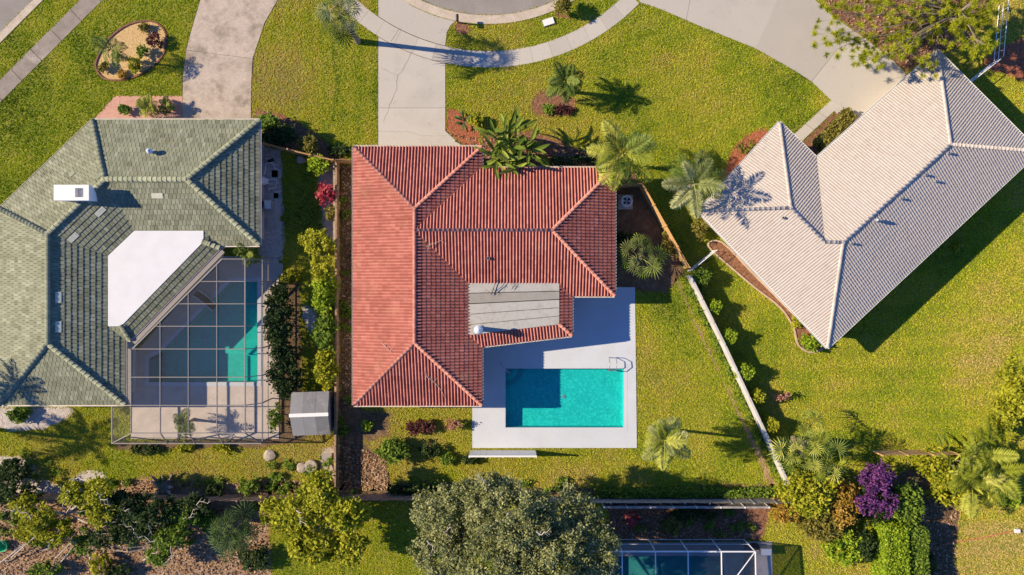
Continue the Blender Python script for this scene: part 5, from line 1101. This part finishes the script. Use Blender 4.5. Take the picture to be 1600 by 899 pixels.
for i, (pts, lb) in enumerate(((((20, 870), (60, 835), (95, 800)), 'long bare grey branch rising at the far lower left'), (((0, 880), (40, 850), (80, 838)), 'bare branch pointing at the green tub'), (((88, 872), (110, 850), (135, 830)), 'straight bare branch in the left litter'), (((140, 880), (148, 850), (165, 822)), 'thick pale bare limb in the middle of the thicket'), (((90, 885), (108, 865), (118, 850)), 'thin fan of bare twigs near the bottom left'), (((225, 875), (235, 868), (242, 858)), 'dark bare stick in the litter right of the thicket'), (((260, 805), (300, 795), (330, 800)), 'grey bare branch over the brown fence near the dark fan palm'), (((40, 800), (60, 775), (78, 758)), 'pale dry twigs over the brown fence at far left'))):
    z = 1.2 if i in (0, 6, 7) else .5; twig(lb, pts, (z * .4, z, z * 1.4), 12, 50 + i, 'palebark', .055)
# leaf litter scattered on bare ground
def litter():
    rg = np.random.default_rng(91); C = []
    for poly, n in (([(-20, 790), (420, 790), (420, 898), (-20, 898)], 5200), ([(530, 690), (606, 715), (606, 765), (530, 765)], 900), ([(1440, 770), (1495, 800), (1490, 898), (1440, 898)], 700), ([(960, 800), (1180, 800), (1180, 842), (960, 842)], 900), ([(1300, 20), (1420, 110), (1540, 60), (1540, 0), (1290, 0)], 1400), ([(190, 750), (520, 752), (520, 774), (180, 774)], 900), ([(535, 260), (552, 260), (560, 640), (535, 640)], 900), ([(700, 210), (950, 236), (990, 290), (740, 262)], 900)):
        P = WP(poly); xs_, ys_ = [p.x for p in P], [p.y for p in P]; X = np.stack([rg.uniform(min(xs_), max(xs_), n * 2), rg.uniform(min(ys_), max(ys_), n * 2)], 1); X = X[inside(X, P)][:n]; C.append(np.column_stack([X, np.full(len(X), .062) + rg.uniform(0, .02, len(X))]))
    C = np.concatenate(C); v, f = leaf_quads(C, .13, rg, 1.2); o = link('leaf_litter', meshd('leaf_litter', v, f, leafm('fallen_leaves', (.14, .07, .03), (.34, .20, .11), (.55, .40, .28), .1), tint=rg.uniform(0, 1, len(C)))); tag(o, 'brown fallen leaves over bare ground', 'leaves', kind='stuff')
litter()
def weeds():
    rg = np.random.default_rng(17); bl = []; r_ = random.Random(8)
    for x0, y0, x1, y1, n in ((-10, 788, 400, 850, 38), (165, 748, 520, 772, 16), (612, 752, 935, 770, 14), (1076, 440, 1090, 470, 3), (-10, 690, 100, 760, 8), (532, 300, 548, 740, 12), (415, 690, 520, 760, 8), (1290, 800, 1440, 890, 10), (960, 792, 1180, 838, 10)):
        for _ in range(n): p = W(r_.uniform(x0, x1), r_.uniform(y0, y1)); bl.append((p.x, p.y, .12, r_.uniform(.25, .7), r_.uniform(.2, .5), .18, r_.randrange(60, 200)))
    for i in range(40): p = W(1078 + i * 3.8 + r_.uniform(-3, 3), 455 + i * 7.9); bl.append((p.x, p.y, .10, .25, .35, .15, r_.randrange(30, 90)))
    C, T = cloud(bl, rg, .22, 20); C[:, 2] = np.abs(C[:, 2]) + .03; v, f = leaf_quads(C, .12, rg, .8)
    tag(link('weeds', meshd('weeds', v, f, MT['mid'], tint=T)), 'low green weeds over bare soil and along the fences', 'weeds', kind='stuff')
weeds()

# ------------------------------------------------------------------ lawn grass: tufts over every lawn, none on paving or beds
def lawn(dens=150):
    rg = np.random.default_rng(5); x0, x1, y0, y1 = -45, 45, -26, 26; n = int((x1 - x0) * (y1 - y0) * dens)
    X = np.stack([rg.uniform(x0, x1, n), rg.uniform(y0, y1, n)], 1); keep = np.ones(n, bool)
    for p in no_grass:
        xs_, ys_ = [q[0] for q in p], [q[1] for q in p]; bb = (X[:, 0] > min(xs_)) & (X[:, 0] < max(xs_)) & (X[:, 1] > min(ys_)) & (X[:, 1] < max(ys_)) & keep
        i = np.where(bb)[0]; keep[i[inside(X[i], p)]] = False
    X = X[keep]; n = len(X); px, py = X[:, 0] * SC + 800, 449.5 - X[:, 1] * SC
    t_ = -.02 + .42 * vnoise(X[:, 0], X[:, 1], 7.5, 1) + .42 * vnoise(X[:, 0], X[:, 1], 2.6, 2) + .18 * vnoise(X[:, 0], X[:, 1], .55, 3) + .30 * np.clip(vnoise(X[:, 0], X[:, 1], 3.1, 9) - .68, 0, 1) * 3
    t_ += np.where((px > 1240) & (py > 470), .085 * np.sin(py / 5.2 + .004 * px), 0) + np.where((px > 395) & (px < 590) & (py < 240), .08 * np.sin(px / 4.3), 0) + np.where((px > 690) & (px < 1300) & (py < 240), .06 * np.sin((px * .5 + py) / 6), 0)
    def spot(cx, cy, r, a_): return a_ * np.exp(-((px - cx) ** 2 + (py - cy) ** 2) / (2 * r * r))
    t_ += spot(455, 130, 60, .3) + spot(850, 175, 60, .26) + spot(1095, 85, 22, .22) + spot(1175, 140, 40, .1) + spot(1030, 540, 32, .3) + spot(1050, 640, 40, .3) + spot(1560, 480, 60, .32) + spot(660, 680, 70, .26) + spot(350, 720, 80, .34) + spot(460, 715, 45, .35) + spot(590, 700, 30, .2) + spot(1010, 120, 45, .08) + spot(760, 640, 1, 0) + spot(1230, 120, 40, -.12) + spot(1060, 480, 30, -.12) + spot(60, 60, 120, -.14) + spot(60, 200, 80, -.06) + spot(1450, 640, 120, -.04) + spot(700, 250, 1, 0) + spot(460, 330, 60, -.3) + spot(640, 830, 60, .12) + spot(1250, 860, 50, .32) + spot(1570, 850, 90, .40) + spot(1470, 100, 60, .3)
    t_ -= np.where((np.abs(px - 524 - 3 * np.sin(py / 17)) < 3) & (py > 60) & (py < 190), .35, 0)
    t_ += np.where((px > 395) & (px < 526) & (py < 200), .06, 0) + rg.normal(0, .14, n)
    k = 3; C = np.repeat(X, k, 0) + rg.normal(0, .035, (n * k, 2)); a_ = rg.uniform(0, 2 * math.pi, n * k); hgt = rg.uniform(.03, .10, n * k); wd = rg.uniform(.015, .045, n * k); ln = rg.uniform(-.07, .07, (n * k, 2))
    dx, dy = np.cos(a_) * wd, np.sin(a_) * wd
    v = np.stack([np.column_stack([C[:, 0] - dx, C[:, 1] - dy, np.full(n * k, .0)]), np.column_stack([C[:, 0] + dx, C[:, 1] + dy, np.full(n * k, .0)]), np.column_stack([C + ln, hgt])], 1).reshape(-1, 3)
    o = link('lawn_grass', meshd('lawn_grass', v, np.arange(len(v)).reshape(-1, 3), MT['grass'], tint=np.clip(np.repeat(t_, k), 0, 1))); tag(o, 'mown green and yellow lawn grass around the houses', 'grass', kind='stuff'); print('grass tris', n * k)
lawn()
print('tris', sum(len(m_.polygons) for m_ in bpy.data.meshes), 'objects', len(bpy.data.objects))
